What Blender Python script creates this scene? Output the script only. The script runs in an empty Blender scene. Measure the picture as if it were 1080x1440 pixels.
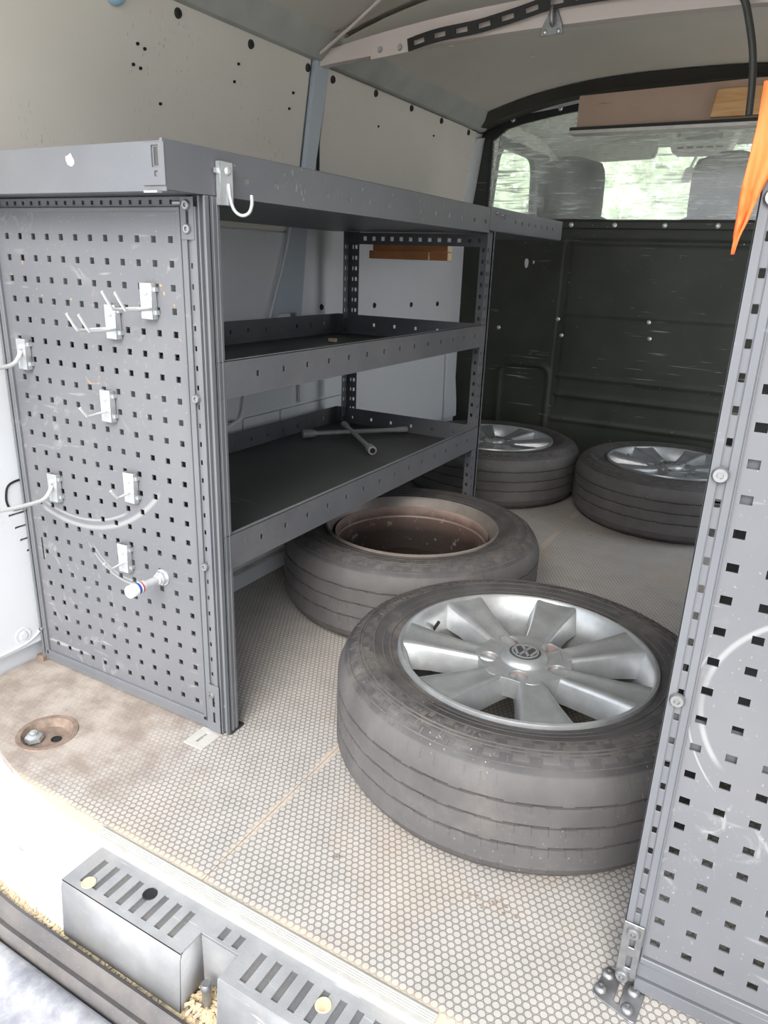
import bpy, math, random
from mathutils import Vector, Matrix
from mathutils.geometry import tessellate_polygon
random.seed(7)
S = bpy.context.scene
COL = S.collection
PI = math.pi

# ------------------------------------------------------------------ camera
cam_d = bpy.data.cameras.new('camera')
cam = bpy.data.objects.new('camera', cam_d); COL.objects.link(cam)
cam_d.sensor_fit = 'VERTICAL'; cam_d.sensor_height = 36.0
cam_d.lens = 36.0 * 1020.0 / 1440.0
cam_d.clip_start = 0.02; cam_d.clip_end = 200
# columns: camera right, down, forward in world axes
_r = Vector((0.868501, 0.494548, 0.033587)); _d = Vector((0.188886, -0.267542, -0.944851)); _f = Vector((-0.458288, 0.826949, -0.325774))
M = Matrix(((_r.x, -_d.x, -_f.x, 0), (_r.y, -_d.y, -_f.y, 0), (_r.z, -_d.z, -_f.z, 0.88), (0, 0, 0, 1)))
cam.matrix_world = M
S.camera = cam

# ------------------------------------------------------------------ world, sun, exposure
S.view_settings.view_transform = 'Standard'; S.view_settings.look = 'None'
S.view_settings.gamma = 1.0; S.view_settings.use_curve_mapping = False
S.view_settings.exposure = 1.60
W = bpy.data.worlds.new('world'); S.world = W; W.use_nodes = True
nt = W.node_tree; nt.nodes.clear()
wo = nt.nodes.new('ShaderNodeOutputWorld'); bg = nt.nodes.new('ShaderNodeBackground')
tc = nt.nodes.new('ShaderNodeTexCoord'); sx = nt.nodes.new('ShaderNodeSeparateXYZ'); cr = nt.nodes.new('ShaderNodeValToRGB')
nt.links.new(tc.outputs['Generated'], sx.inputs[0]); nt.links.new(sx.outputs['Z'], cr.inputs[0])
cr.color_ramp.elements[0].position = 0.0; cr.color_ramp.elements[0].color = (0.93, 0.96, 1.0, 1)
cr.color_ramp.elements[1].position = 0.8; cr.color_ramp.elements[1].color = (0.80, 0.90, 1.0, 1)
nt.links.new(cr.outputs[0], bg.inputs[0]); bg.inputs[1].default_value = 1.0
nt.links.new(bg.outputs[0], wo.inputs[0])
sun_d = bpy.data.lights.new('sun', 'SUN'); sun_d.energy = 1.6; sun_d.angle = math.radians(35); sun_d.color = (1.0, 0.95, 0.88)
sun = bpy.data.objects.new('sun', sun_d); COL.objects.link(sun)
sun.rotation_euler = Vector((-0.25, 0.80, -0.62)).to_track_quat('-Z', 'Y').to_euler()   # light travels into the van from behind the right shoulder
S.cycles.use_denoising = True
S.cycles.max_bounces = 10; S.cycles.diffuse_bounces = 6; S.cycles.transparent_max_bounces = 12
S.cycles.sample_clamp_indirect = 6.0
S.cycles.caustics_reflective = False; S.cycles.caustics_refractive = False

# ------------------------------------------------------------------ mesh builder
class MB:
    def __init__(s): s.v = []; s.f = []
    def add(s, vs, fs):
        o = len(s.v); s.v += [tuple(p) for p in vs]; s.f += [tuple(i + o for i in f) for f in fs]; return s
    def box(s, x0, x1, y0, y1, z0, z1):
        vs = [(x, y, z) for x in (x0, x1) for y in (y0, y1) for z in (z0, z1)]
        return s.add(vs, [(0, 1, 3, 2), (4, 6, 7, 5), (0, 4, 5, 1), (2, 3, 7, 6), (0, 2, 6, 4), (1, 5, 7, 3)])
    def tube(s, pts, r, n=10, cap=True, rs=None):
        pts = [Vector(p) for p in pts]; k = len(pts)
        t0 = (pts[1] - pts[0]).normalized()
        up = Vector((0, 0, 1)) if abs(t0.z) < 0.9 else Vector((1, 0, 0))
        nrm = (up - t0 * up.dot(t0)).normalized()
        vs = []; fs = []
        for i, p in enumerate(pts):
            if i == 0: t = pts[1] - pts[0]
            elif i == k - 1: t = pts[-1] - pts[-2]
            else: t = (pts[i + 1] - p).normalized() + (p - pts[i - 1]).normalized()
            t.normalize(); nrm = (nrm - t * nrm.dot(t)).normalized(); b = t.cross(nrm)
            rr = rs[i] if rs else r
            for j in range(n):
                a = 2 * PI * j / n; vs.append(p + nrm * math.cos(a) * rr + b * math.sin(a) * rr)
        for i in range(k - 1):
            for j in range(n):
                fs.append((i * n + j, i * n + (j + 1) % n, (i + 1) * n + (j + 1) % n, (i + 1) * n + j))
        if cap: fs.append(tuple(range(n - 1, -1, -1))); fs.append(tuple((k - 1) * n + j for j in range(n)))
        return s.add(vs, fs)
    def lathe(s, prof, n=48, c=(0, 0, 0), axis='z', close=False):
        """prof: list of (r, h) ; revolved about an axis through c"""
        vs = []; fs = []; k = len(prof)
        for j in range(n):
            a = 2 * PI * j / n; ca, sa = math.cos(a), math.sin(a)
            for r, h in prof:
                if axis == 'z': vs.append((c[0] + r * ca, c[1] + r * sa, c[2] + h))
                elif axis == 'y': vs.append((c[0] + r * ca, c[1] + h, c[2] - r * sa))
                else: vs.append((c[0] + h, c[1] + r * ca, c[2] + r * sa))
        m = k if close else k - 1
        for j in range(n):
            for i in range(m):
                a, b = j * k + i, j * k + (i + 1) % k
                c2, d = ((j + 1) % n) * k + (i + 1) % k, ((j + 1) % n) * k + i
                fs.append((a, d, c2, b))
        return s.add(vs, fs)
    def prism(s, outer, holes, fn, w0, w1):
        """flat plate with holes; fn(u,v,w)->xyz"""
        loops = [outer] + list(holes)
        tri = tessellate_polygon([[Vector((p[0], p[1], 0)) for p in l] for l in loops])
        flat = [p for l in loops for p in l]; N = len(flat)
        vs = [fn(p[0], p[1], w0) for p in flat] + [fn(p[0], p[1], w1) for p in flat]
        fs = [tuple(t) for t in tri] + [tuple(i + N for i in reversed(t)) for t in tri]
        o = 0
        for l in loops:
            k = len(l)
            for i in range(k): fs.append((o + i, o + (i + 1) % k, N + o + (i + 1) % k, N + o + i))
            o += k
        return s.add(vs, fs)
    def perf(s, u0, u1, v0, v1, rects, th, fn, extra=()):
        """plate u0..u1 x v0..v1 with rectangular holes; fn(u,v,w), w in 0..th"""
        r_ = lambda x: round(x, 6)
        us = sorted({r_(u0), r_(u1)} | {r_(a) for r in rects for a in r[:2] if u0 < a < u1} | {r_(a) for a in extra})
        vs_ = sorted({r_(v0), r_(v1)} | {r_(a) for r in rects for a in r[2:] if v0 < a < v1})
        nu, nv = len(us) - 1, len(vs_) - 1
        H = [[False] * nv for _ in range(nu)]
        ui = {u: i for i, u in enumerate(us)}; vi = {v: i for i, v in enumerate(vs_)}
        for a, b, c, d in rects:
            for i in range(ui.get(r_(a), 0), ui.get(r_(b), nu)):
                for j in range(vi.get(r_(c), 0), vi.get(r_(d), nv)): H[i][j] = True
        idx = {}; vs = []
        def g(i, j, w):
            key = (i, j, w)
            if key not in idx: idx[key] = len(vs); vs.append(fn(us[i], vs_[j], th * w))
            return idx[key]
        fs = []
        solid = lambda i, j: 0 <= i < nu and 0 <= j < nv and not H[i][j]
        for i in range(nu):
            for j in range(nv):
                if not solid(i, j): continue
                fs.append((g(i, j, 0), g(i + 1, j, 0), g(i + 1, j + 1, 0), g(i, j + 1, 0)))
                fs.append((g(i, j, 1), g(i, j + 1, 1), g(i + 1, j + 1, 1), g(i + 1, j, 1)))
                if not solid(i - 1, j): fs.append((g(i, j, 0), g(i, j + 1, 0), g(i, j + 1, 1), g(i, j, 1)))
                if not solid(i + 1, j): fs.append((g(i + 1, j, 0), g(i + 1, j, 1), g(i + 1, j + 1, 1), g(i + 1, j + 1, 0)))
                if not solid(i, j - 1): fs.append((g(i, j, 0), g(i, j, 1), g(i + 1, j, 1), g(i + 1, j, 0)))
                if not solid(i, j + 1): fs.append((g(i, j + 1, 0), g(i + 1, j + 1, 0), g(i + 1, j + 1, 1), g(i, j + 1, 1)))
        return s.add(vs, fs)
    def grid(s, rows, closed=False):
        """rows: list of equal-length point lists"""
        n = len(rows[0]); vs = [p for r in rows for p in r]; fs = []
        for i in range(len(rows) - 1):
            for j in range(n if closed else n - 1):
                k = (j + 1) % n
                fs.append((i * n + j, (i + 1) * n + j, (i + 1) * n + k, i * n + k))
        return s.add(vs, fs)

def XZ(y): return lambda u, v, w: (u, y + w, v)            # plate facing the rear, thickness inwards
def YZ(x, sgn=-1): return lambda u, v, w: (x + sgn * w, u, v)   # plate facing the aisle
def XY(z=0): return lambda u, v, w: (u, v, z + w)
def circ(cx, cy, r, n=16, a0=0): return [(cx + r * math.cos(a0 + 2 * PI * i / n), cy + r * math.sin(a0 + 2 * PI * i / n)) for i in range(n)]

def props(o, label=None, cat=None, group=None, kind=None):
    if label: o['label'] = label
    if cat: o['category'] = cat
    if group: o['group'] = group
    if kind: o['kind'] = kind
    return o
def wloc(p):
    v = Vector((0, 0, 0))
    while p is not None: v += Vector(p.location); p = p.parent
    return v
def mk(name, mb, mat, parent=None, label=None, bevel=0, smooth=35, local=False, seg=1, fix=True):
    me = bpy.data.meshes.new(name)
    off = Vector((0, 0, 0)) if (local or parent is None) else wloc(parent)
    me.from_pydata([(v[0] - off.x, v[1] - off.y, v[2] - off.z) for v in mb.v], [], mb.f)
    if fix:
        import bmesh
        b = bmesh.new(); b.from_mesh(me); bmesh.ops.recalc_face_normals(b, faces=b.faces); b.to_mesh(me); b.free()
    if smooth:
        me.polygons.foreach_set('use_smooth', [True] * len(me.polygons)); me.set_sharp_from_angle(angle=math.radians(smooth))
    me.materials.append(mat)
    o = bpy.data.objects.new(name, me); COL.objects.link(o)
    if parent is not None: o.parent = parent
    if label: o['label'] = label
    if bevel:
        m = o.modifiers.new('bevel', 'BEVEL'); m.width = bevel; m.segments = seg; m.limit_method = 'ANGLE'; m.angle_limit = math.radians(40); m.harden_normals = False
    return o
def thing(name, label, cat, loc=(0, 0, 0), rotz=0, group=None, kind=None):
    o = bpy.data.objects.new(name, None); COL.objects.link(o); o.location = loc; o.rotation_euler = (0, 0, rotz)
    o.empty_display_size = 0.05
    return props(o, label, cat, group, kind)
def dup(o, parent=None):
    c = o.copy(); COL.objects.link(c); c.parent = parent
    for ch in list(o.children): dup(ch, c)
    return c

# ------------------------------------------------------------------ materials
def rgb(r, g, b):   # sRGB 0..255 -> linear
    f = lambda c: (c / 255) / 12.92 if c / 255 <= 0.04045 else ((c / 255 + 0.055) / 1.055) ** 2.4
    return (f(r), f(g), f(b), 1)
class NT:
    def __init__(s, name):
        s.m = bpy.data.materials.new(name); s.m.use_nodes = True; s.t = s.m.node_tree; s.t.nodes.clear()
        s.out = s.n('ShaderNodeOutputMaterial'); s.b = s.n('ShaderNodeBsdfPrincipled'); s.l(s.b.outputs[0], s.out.inputs[0])
        s.tc = s.n('ShaderNodeTexCoord'); s.P = s.tc.outputs['Object']
    def n(s, t, **k):
        n = s.t.nodes.new(t)
        for a, b in k.items(): setattr(n, a, b)
        return n
    def l(s, a, b): s.t.links.new(a, b)
    def set(s, **k):
        names = dict(col='Base Color', rough='Roughness', metal='Metallic', spec='Specular IOR Level', coat='Coat Weight', trans='Transmission Weight', alpha='Alpha')
        for a, b in k.items():
            i = s.b.inputs[names[a]]
            if hasattr(b, 'links') or isinstance(b, bpy.types.NodeSocket): s.l(b, i)
            else: i.default_value = b
    def math(s, op, a, b=None, c=None, clamp=False):
        n = s.n('ShaderNodeMath', operation=op, use_clamp=clamp)
        for i, x in enumerate((a, b, c)):
            if x is None: continue
            if isinstance(x, (int, float)): n.inputs[i].default_value = x
            else: s.l(x, n.inputs[i])
        return n.outputs[0]
    def noise(s, scale, detail=4, rough=.55, vec=None, dist=0, sc3=None):
        n = s.n('ShaderNodeTexNoise'); n.inputs['Scale'].default_value = scale; n.inputs['Detail'].default_value = detail
        n.inputs['Roughness'].default_value = rough; n.inputs['Distortion'].default_value = dist
        v = vec or s.P
        if sc3:
            m = s.n('ShaderNodeMapping'); m.inputs['Scale'].default_value = sc3; s.l(v, m.inputs[0]); v = m.outputs[0]
        s.l(v, n.inputs['Vector']); return n.outputs[0]
    def ramp(s, fac, lo, hi, inv=False):
        n = s.n('ShaderNodeMapRange', clamp=True); n.inputs[1].default_value = lo; n.inputs[2].default_value = hi
        n.inputs[3].default_value = 1.0 if inv else 0.0; n.inputs[4].default_value = 0.0 if inv else 1.0
        s.l(fac, n.inputs[0]); return n.outputs[0]
    def mix(s, fac, a, b):
        n = s.n('ShaderNodeMix', data_type='RGBA')
        if isinstance(fac, (int, float)): n.inputs[0].default_value = fac
        else: s.l(fac, n.inputs[0])
        for x, i in ((a, n.inputs[6]), (b, n.inputs[7])):
            if isinstance(x, (tuple, list)): i.default_value = x
            else: s.l(x, i)
        return n.outputs[2]
    def bump(s, h, strength=.3, dist=.002):
        n = s.n('ShaderNodeBump'); n.inputs['Strength'].default_value = strength; n.inputs['Distance'].default_value = dist
        s.l(h, n.inputs['Height']); s.l(n.outputs[0], s.b.inputs['Normal'])

def scratches(N, scale=1.0, amount=.5):
    """thin scuffs: stretched noise in several directions, masked by blotches"""
    res = None
    for k, ang in enumerate((0.5, 1.9, 2.7)):
        mp = N.n('ShaderNodeMapping'); mp.inputs['Rotation'].default_value = (ang * .7, ang * 1.3, ang); mp.inputs['Scale'].default_value = (4 * scale, 90 * scale, 30 * scale)
        N.l(N.P, mp.inputs[0])
        n = N.noise(1.6, 2, .5, mp.outputs[0])
        r = N.ramp(n, .69, .74)
        res = r if res is None else N.math('MAXIMUM', res, r)
    blot = N.ramp(N.noise(5 * scale, 2), .48, .66)
    return N.math('MULTIPLY', N.math('MULTIPLY', res, blot), amount)

def plain(name, col, rough=.5, metal=0., var=.12, nscale=9, spec=.5, bump=0, bscale=200, scr=0, scrcol=(.6, .6, .6, 1), dust=0, dustcol=None):
    N = NT(name)
    n = N.noise(nscale, 5)
    dark = tuple(c * (1 - var) for c in col[:3]) + (1,); lite = tuple(min(1, c * (1 + var)) for c in col[:3]) + (1,)
    c = N.mix(N.ramp(n, .3, .7), dark, lite)
    if dust:
        d = N.ramp(N.noise(nscale * .6, 6, .65), .45, .72)
        c = N.mix(N.math('MULTIPLY', d, dust), c, dustcol or rgb(150, 140, 125))
        sp = N.ramp(N.noise(260, 2, .6), .68, .74)
        c = N.mix(N.math('MULTIPLY', sp, dust), c, rgb(185, 180, 170))
    if scr: c = N.mix(scratches(N, 1.0, scr), c, scrcol)
    N.set(col=c, rough=rough, metal=metal, spec=spec)
    if bump: N.bump(N.noise(bscale, 3), bump, .001)
    return N.m

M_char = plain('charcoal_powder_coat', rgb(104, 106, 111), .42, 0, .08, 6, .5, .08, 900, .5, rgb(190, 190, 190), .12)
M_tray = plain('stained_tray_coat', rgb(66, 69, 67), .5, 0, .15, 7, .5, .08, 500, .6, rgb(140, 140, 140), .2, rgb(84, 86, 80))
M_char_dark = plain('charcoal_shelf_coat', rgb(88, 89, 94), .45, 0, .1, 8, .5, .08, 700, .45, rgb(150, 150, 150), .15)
M_wall = plain('painted_plywood', rgb(218, 213, 204), .55, 0, .04, 3, .4, .05, 120, .45, rgb(120, 115, 108))
M_wall_low = plain('painted_lower_panel', rgb(214, 216, 219), .5, 0, .03, 4, .4, .03, 120, .25, rgb(120, 120, 118))
M_body = plain('body_paint', rgb(216, 218, 222), .35, 0, .03, 4, .5, 0, 1, .15, rgb(110, 108, 105))
M_blue_body = plain('body_primer_paint', rgb(178, 188, 198), .35, 0, .03, 4, .5)
M_ceil = plain('ceiling_liner', rgb(208, 203, 194), .6, 0, .05, 3, .4, .05, 60)
M_black = plain('black_rubber', rgb(38, 38, 38), .6, 0, .15, 20)
M_hole = plain('dark_recess', rgb(22, 22, 24), .8, 0, .1)
M_zinc = plain('zinc_plated_steel', rgb(205, 208, 210), .34, .75, .08, 60, .5, .05, 400, .15, rgb(120, 120, 120))
M_zinc_w = plain('bright_zinc_wire', rgb(215, 216, 216), .38, .55, .05, 60)
M_screw = plain('steel_screw', rgb(150, 150, 152), .4, .8, .15, 80)
M_alu = plain('aluminium_strip', rgb(208, 206, 200), .45, .35, .08, 30, .5, .05, 300, .3, rgb(120, 115, 105), .25, rgb(190, 170, 140))
M_rust = plain('rusty_steel', rgb(136, 118, 106), .7, .2, .3, 60, .4, .3, 200)
M_barrel = None
M_wood = plain('pine_batten', rgb(170, 112, 70), .6, 0, .2, 14)
M_wood_end = plain('pine_end_grain', rgb(222, 200, 165), .7, 0, .1, 60)
M_orange = plain('orange_cloth', rgb(250, 118, 62), .6, 0, .1, 18, .3, .2, 300)
M_white_pl = plain('white_plastic', rgb(225, 225, 222), .4, 0, .04)
M_blue_pl = plain('blue_ring', rgb(40, 80, 160), .4, 0, .04)
M_red_pl = plain('red_ring', rgb(180, 50, 55), .4, 0, .04)
M_sky_pl = plain('light_blue_plastic', rgb(160, 195, 220), .35, 0, .05)
M_seat = plain('grey_seat_cloth', rgb(92, 94, 92), .85, 0, .12, 30, .2, .3, 400)
M_liner = plain('cab_headliner', rgb(232, 230, 222), .8, 0, .03)
M_dash = plain('dash_plastic', rgb(60, 62, 64), .6, 0, .1)
M_brown = plain('brown_board', rgb(198, 172, 154), .55, 0, .06, 6, .4, .1, 120, .5, rgb(70, 55, 48))
M_seal = plain('rubber_seal', rgb(92, 88, 88), .6, 0, .15, 14, .4, .1, 100, .4, rgb(170, 165, 160), .3)
M_straw = plain('straw_chips', rgb(206, 184, 150), .8, 0, .25, 90)
M_leaf = plain('hedge_leaves', rgb(224, 229, 216), .6, 0, .10, 3)
M_leaf_in = plain('hedge_inner', rgb(198, 208, 186), .8, 0, .3, 4)
M_ground = plain('pale_yard_gravel', rgb(190, 185, 176), .9, 0, .15, 4, .3, .3, 60)
M_rub_grey = plain('grey_cable_sheath', rgb(70, 70, 68), .45, 0, .15, 20)
M_bowc = plain('pale_roof_bow_paint', rgb(216, 204, 198), .5, 0, .05, 6, .4, 0, 1, .3, rgb(110, 105, 100))
M_plastic_seat = plain('visor_vinyl', rgb(208, 208, 198), .7, 0, .05)

def mat_bulkhead():
    N = NT('dark_bulkhead_paint')
    c = N.mix(N.ramp(N.noise(5, 4), .35, .7), rgb(42, 45, 38), rgb(56, 58, 49))
    mp = N.n('ShaderNodeMapping'); mp.inputs['Scale'].default_value = (3, 3, 120); N.l(N.P, mp.inputs[0])
    s1 = N.math('MULTIPLY', N.ramp(N.noise(1.4, 3, .5, mp.outputs[0]), .66, .72), N.ramp(N.noise(3.2, 2), .50, .62))
    mp2 = N.n('ShaderNodeMapping'); mp2.inputs['Rotation'].default_value = (0, .5, 0); mp2.inputs['Scale'].default_value = (6, 3, 150); N.l(N.P, mp2.inputs[0])
    s2 = N.math('MULTIPLY', N.ramp(N.noise(1.6, 2, .5, mp2.outputs[0]), .70, .75), N.ramp(N.noise(6, 2), .55, .65))
    sp = N.ramp(N.noise(70, 2, .5), .74, .78)
    s = N.math('MAXIMUM', N.math('MAXIMUM', s1, s2), sp)
    c = N.mix(N.math('MULTIPLY', s, .75), c, rgb(190, 190, 182))
    N.set(col=c, rough=.5, spec=.5); N.bump(N.noise(12, 2), .08, .004)
    return N.m
M_bulk = mat_bulkhead()

def mat_floor():
    N = NT('anti_slip_plywood')
    sep = N.n('ShaderNodeSeparateXYZ'); N.l(N.P, sep.inputs[0]); X, Y = sep.outputs[0], sep.outputs[1]
    s = .0112
    def lat(off):
        a = N.math('SUBTRACT', N.math('FRACT', N.math('ADD', N.math('DIVIDE', X, s), off + 100)), .5)
        b = N.math('MULTIPLY', N.math('SUBTRACT', N.math('FRACT', N.math('ADD', N.math('DIVIDE', Y, s * 1.7320508), off + 100)), .5), 1.7320508)
        return N.math('SQRT', N.math('ADD', N.math('MULTIPLY', a, a), N.math('MULTIPLY', b, b)))
    d = N.math('MINIMUM', lat(0), lat(.5))
    ring = N.math('MULTIPLY', N.ramp(d, .395, .43), N.ramp(d, .50, .545, True))       # dark outline of every disc
    disc = N.ramp(d, .38, .42, True)
    big = N.noise(3.1, 5, .6); mid = N.noise(14, 5, .65); fine = N.noise(120, 3, .6)
    base = N.mix(N.ramp(mid, .3, .7), rgb(150, 145, 140), rgb(178, 172, 166))
    base = N.mix(N.math('MULTIPLY', disc, .45), base, rgb(192, 187, 182))
    sand = N.ramp(big, .50, .66)
    base = N.mix(N.math('MULTIPLY', sand, .5), base, rgb(186, 168, 150))
    wear = N.ramp(N.noise(9, 5, .7), .62, .72)
    # dirt collects at the rear left corner around the tie-down
    dx = N.math('DIVIDE', N.math('ADD', X, 1.22), .38); dy = N.math('DIVIDE', N.math('SUBTRACT', Y, .80), .26)
    r = N.math('SQRT', N.math('ADD', N.math('MULTIPLY', dx, dx), N.math('MULTIPLY', dy, dy)))
    r = N.math('ADD', r, N.math('MULTIPLY', N.math('SUBTRACT', mid, .5), .9))
    corner = N.ramp(r, .65, 1.15, True)
    seam = N.math('MULTIPLY', N.ramp(N.math('ABSOLUTE', N.math('ADD', N.math('ADD', X, .627), N.math('MULTIPLY', N.math('SUBTRACT', N.noise(30, 3), .5), .012))), .004, .011, True), N.ramp(N.noise(5, 2), .40, .55))
    # worn edge along the sill
    e = N.math('ADD', Y, N.math('MULTIPLY', N.math('SUBTRACT', N.noise(10, 4), .5), .03))
    edge = N.ramp(e, .612, .628, True)
    base = N.mix(N.math('MULTIPLY', corner, .78), base, N.mix(N.ramp(mid, .4, .62), rgb(138, 122, 111), rgb(172, 160, 149)))
    base = N.mix(N.math('MULTIPLY', edge, .8), base, rgb(205, 190, 170))
    base = N.mix(N.math('MULTIPLY', seam, .6), base, rgb(196, 178, 158))
    keep = N.math('SUBTRACT', 1, N.math('MAXIMUM', N.math('MULTIPLY', corner, .92), N.math('MAXIMUM', N.math('MAXIMUM', edge, seam), N.math('MULTIPLY', wear, .75))), clamp=True)
    base = N.mix(N.math('MULTIPLY', N.math('MULTIPLY', ring, keep), .62), base, rgb(98, 96, 96))
    spot = N.ramp(N.noise(26, 2, .5), .74, .78)
    base = N.mix(N.math('MULTIPLY', spot, .6), base, rgb(90, 78, 70))
    N.set(col=base, rough=.55, spec=.4)
    h = N.math('ADD', N.math('MULTIPLY', N.math('SUBTRACT', disc, ring), keep), N.math('MULTIPLY', fine, .3))
    N.bump(h, .5, .0006)
    return N.m
M_floor = mat_floor()

def mat_tyre(seed, dusty=.35, cuts=0.):
    N = NT('tyre_rubber')
    sep = N.n('ShaderNodeSeparateXYZ'); N.l(N.P, sep.inputs[0]); X, Y, Z = sep.outputs
    ang = N.math('DIVIDE', N.math('ARCTAN2', Y, X), 2 * PI)
    rad = N.math('SQRT', N.math('ADD', N.math('MULTIPLY', X, X), N.math('MULTIPLY', Y, Y)))
    ofs = N.n('ShaderNodeVectorMath', operation='ADD'); ofs.inputs[1].default_value = (seed * 3.1, seed, 0); N.l(N.P, ofs.inputs[0]); V = ofs.outputs[0]
    base = N.mix(N.ramp(N.noise(12, 5, .6, V), .35, .7), rgb(64, 62, 63), rgb(84, 82, 83))
    dust = N.ramp(N.noise(6, 6, .7, V), .52, .75)
    base = N.mix(N.math('MULTIPLY', dust, dusty), base, rgb(150, 138, 124))
    fleck = N.math('MULTIPLY', N.ramp(N.noise(150, 3, .6, V), .66, .72), N.ramp(N.noise(7, 3, .6, V), .50, .60))
    base = N.mix(N.math('MULTIPLY', fleck, .9), base, rgb(190, 180, 168))
    # moulded sidewall relief: staggered blocks in polar bands
    side = N.math('MULTIPLY', N.ramp(rad, .278, .281), N.ramp(rad, .318, .321, True))
    band = N.math('FLOOR', N.math('DIVIDE', rad, .0115))
    st = N.math('FRACT', N.math('ADD', N.math('MULTIPLY', ang, 46), N.math('MULTIPLY', band, .37)))
    blk = N.math('GREATER_THAN', st, .45)
    edge = N.math('LESS_THAN', N.math('FRACT', N.math('DIVIDE', rad, .0115)), .14)
    relief = N.math('MULTIPLY', N.math('MAXIMUM', blk, edge), side)
    # fine sipes across the tread shoulder
    tr = N.ramp(rad, .333, .337)
    wob = N.math('MULTIPLY', Z, 4.0)
    sip = N.math('LESS_THAN', N.math('FRACT', N.math('ADD', N.math('MULTIPLY', ang, 88), wob)), .05)
    szone = N.math('MULTIPLY', N.math('GREATER_THAN', N.math('FRACT', N.math('ADD', N.math('MULTIPLY', Z, 27), .75)), .55), N.ramp(N.noise(7, 2, .5, V), .45, .6))
    sip = N.math('MULTIPLY', N.math('MULTIPLY', sip, szone), tr)
    trd = N.math('MULTIPLY', N.ramp(rad, .3315, .3335), .55)
    base = N.mix(trd, base, N.mix(N.ramp(N.noise(9, 5, .6, V), .3, .7), rgb(88, 85, 85), rgb(108, 104, 103)))
    base = N.mix(N.math('MULTIPLY', relief, .14), base, rgb(128, 122, 116))
    base = N.mix(N.math('MULTIPLY', sip, .35 + cuts * 2.5), base, rgb(30, 30, 30))
    N.set(col=base, rough=.62, spec=.35)
    h = N.math('SUBTRACT', N.math('ADD', relief, N.math('MULTIPLY', N.noise(240, 3, .6, V), .35)), N.math('MULTIPLY', sip, 1.0))
    N.bump(h, .55, .0011)
    return N.m

def mat_alloy():
    N = NT('silver_alloy')
    c = N.mix(N.ramp(N.noise(20, 5, .6), .35, .7), rgb(164, 166, 168), rgb(188, 190, 192))
    d = N.ramp(N.noise(9, 6, .7), .52, .72)
    c = N.mix(N.math('MULTIPLY', d, .35), c, rgb(128, 116, 108))
    N.set(col=c, rough=.36, metal=.6, spec=.5); N.bump(N.noise(160, 3), .06, .0006)
    return N.m
M_alloy = mat_alloy()

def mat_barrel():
    N = NT('graded_brown_barrel'); sep = N.n('ShaderNodeSeparateXYZ'); N.l(N.P, sep.inputs[0])
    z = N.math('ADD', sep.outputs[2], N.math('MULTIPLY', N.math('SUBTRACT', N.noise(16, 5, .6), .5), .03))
    c = N.mix(N.ramp(z, .115, .165), rgb(52, 44, 41), rgb(104, 82, 74)); c = N.mix(N.ramp(z, .165, .19), c, rgb(168, 148, 138))  # tone runs from pale at the lip to dark brown deep inside
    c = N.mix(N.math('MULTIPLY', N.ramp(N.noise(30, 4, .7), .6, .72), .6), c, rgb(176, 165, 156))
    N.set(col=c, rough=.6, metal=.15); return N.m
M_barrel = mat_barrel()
M_slot = plain('scuff_slot_floor', rgb(98, 98, 100), .7, 0, .1, 20, .4, 0, 1, .5, rgb(170, 168, 160), .3, rgb(150, 140, 125))
def mat_scuff():
    N = NT('scuff_plate_plastic')
    c = N.mix(N.ramp(N.noise(14, 5), .35, .7), rgb(138, 138, 140), rgb(160, 160, 161))
    c = N.mix(N.math('MULTIPLY', scratches(N, 2.2, .8), 1.0), c, rgb(205, 205, 205))
    d = N.ramp(N.noise(10, 5, .65), .55, .75)
    c = N.mix(N.math('MULTIPLY', d, .4), c, rgb(178, 165, 148))
    N.set(col=c, rough=.6, spec=.4)
    v = N.n('ShaderNodeTexVoronoi'); v.inputs['Scale'].default_value = 700; N.l(N.P, v.inputs['Vector'])
    N.bump(v.outputs[0], .35, .0006)
    return N.m
M_scuff = mat_scuff()

def mat_bumper():
    N = NT('dusty_painted_bumper')
    c = N.mix(N.ramp(N.noise(5, 6, .7), .42, .62), rgb(122, 122, 128), rgb(182, 181, 182))
    N.set(col=c, rough=.5, spec=.4); N.bump(N.noise(80, 3), .1, .001)
    return N.m
M_bump = mat_bumper()

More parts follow.
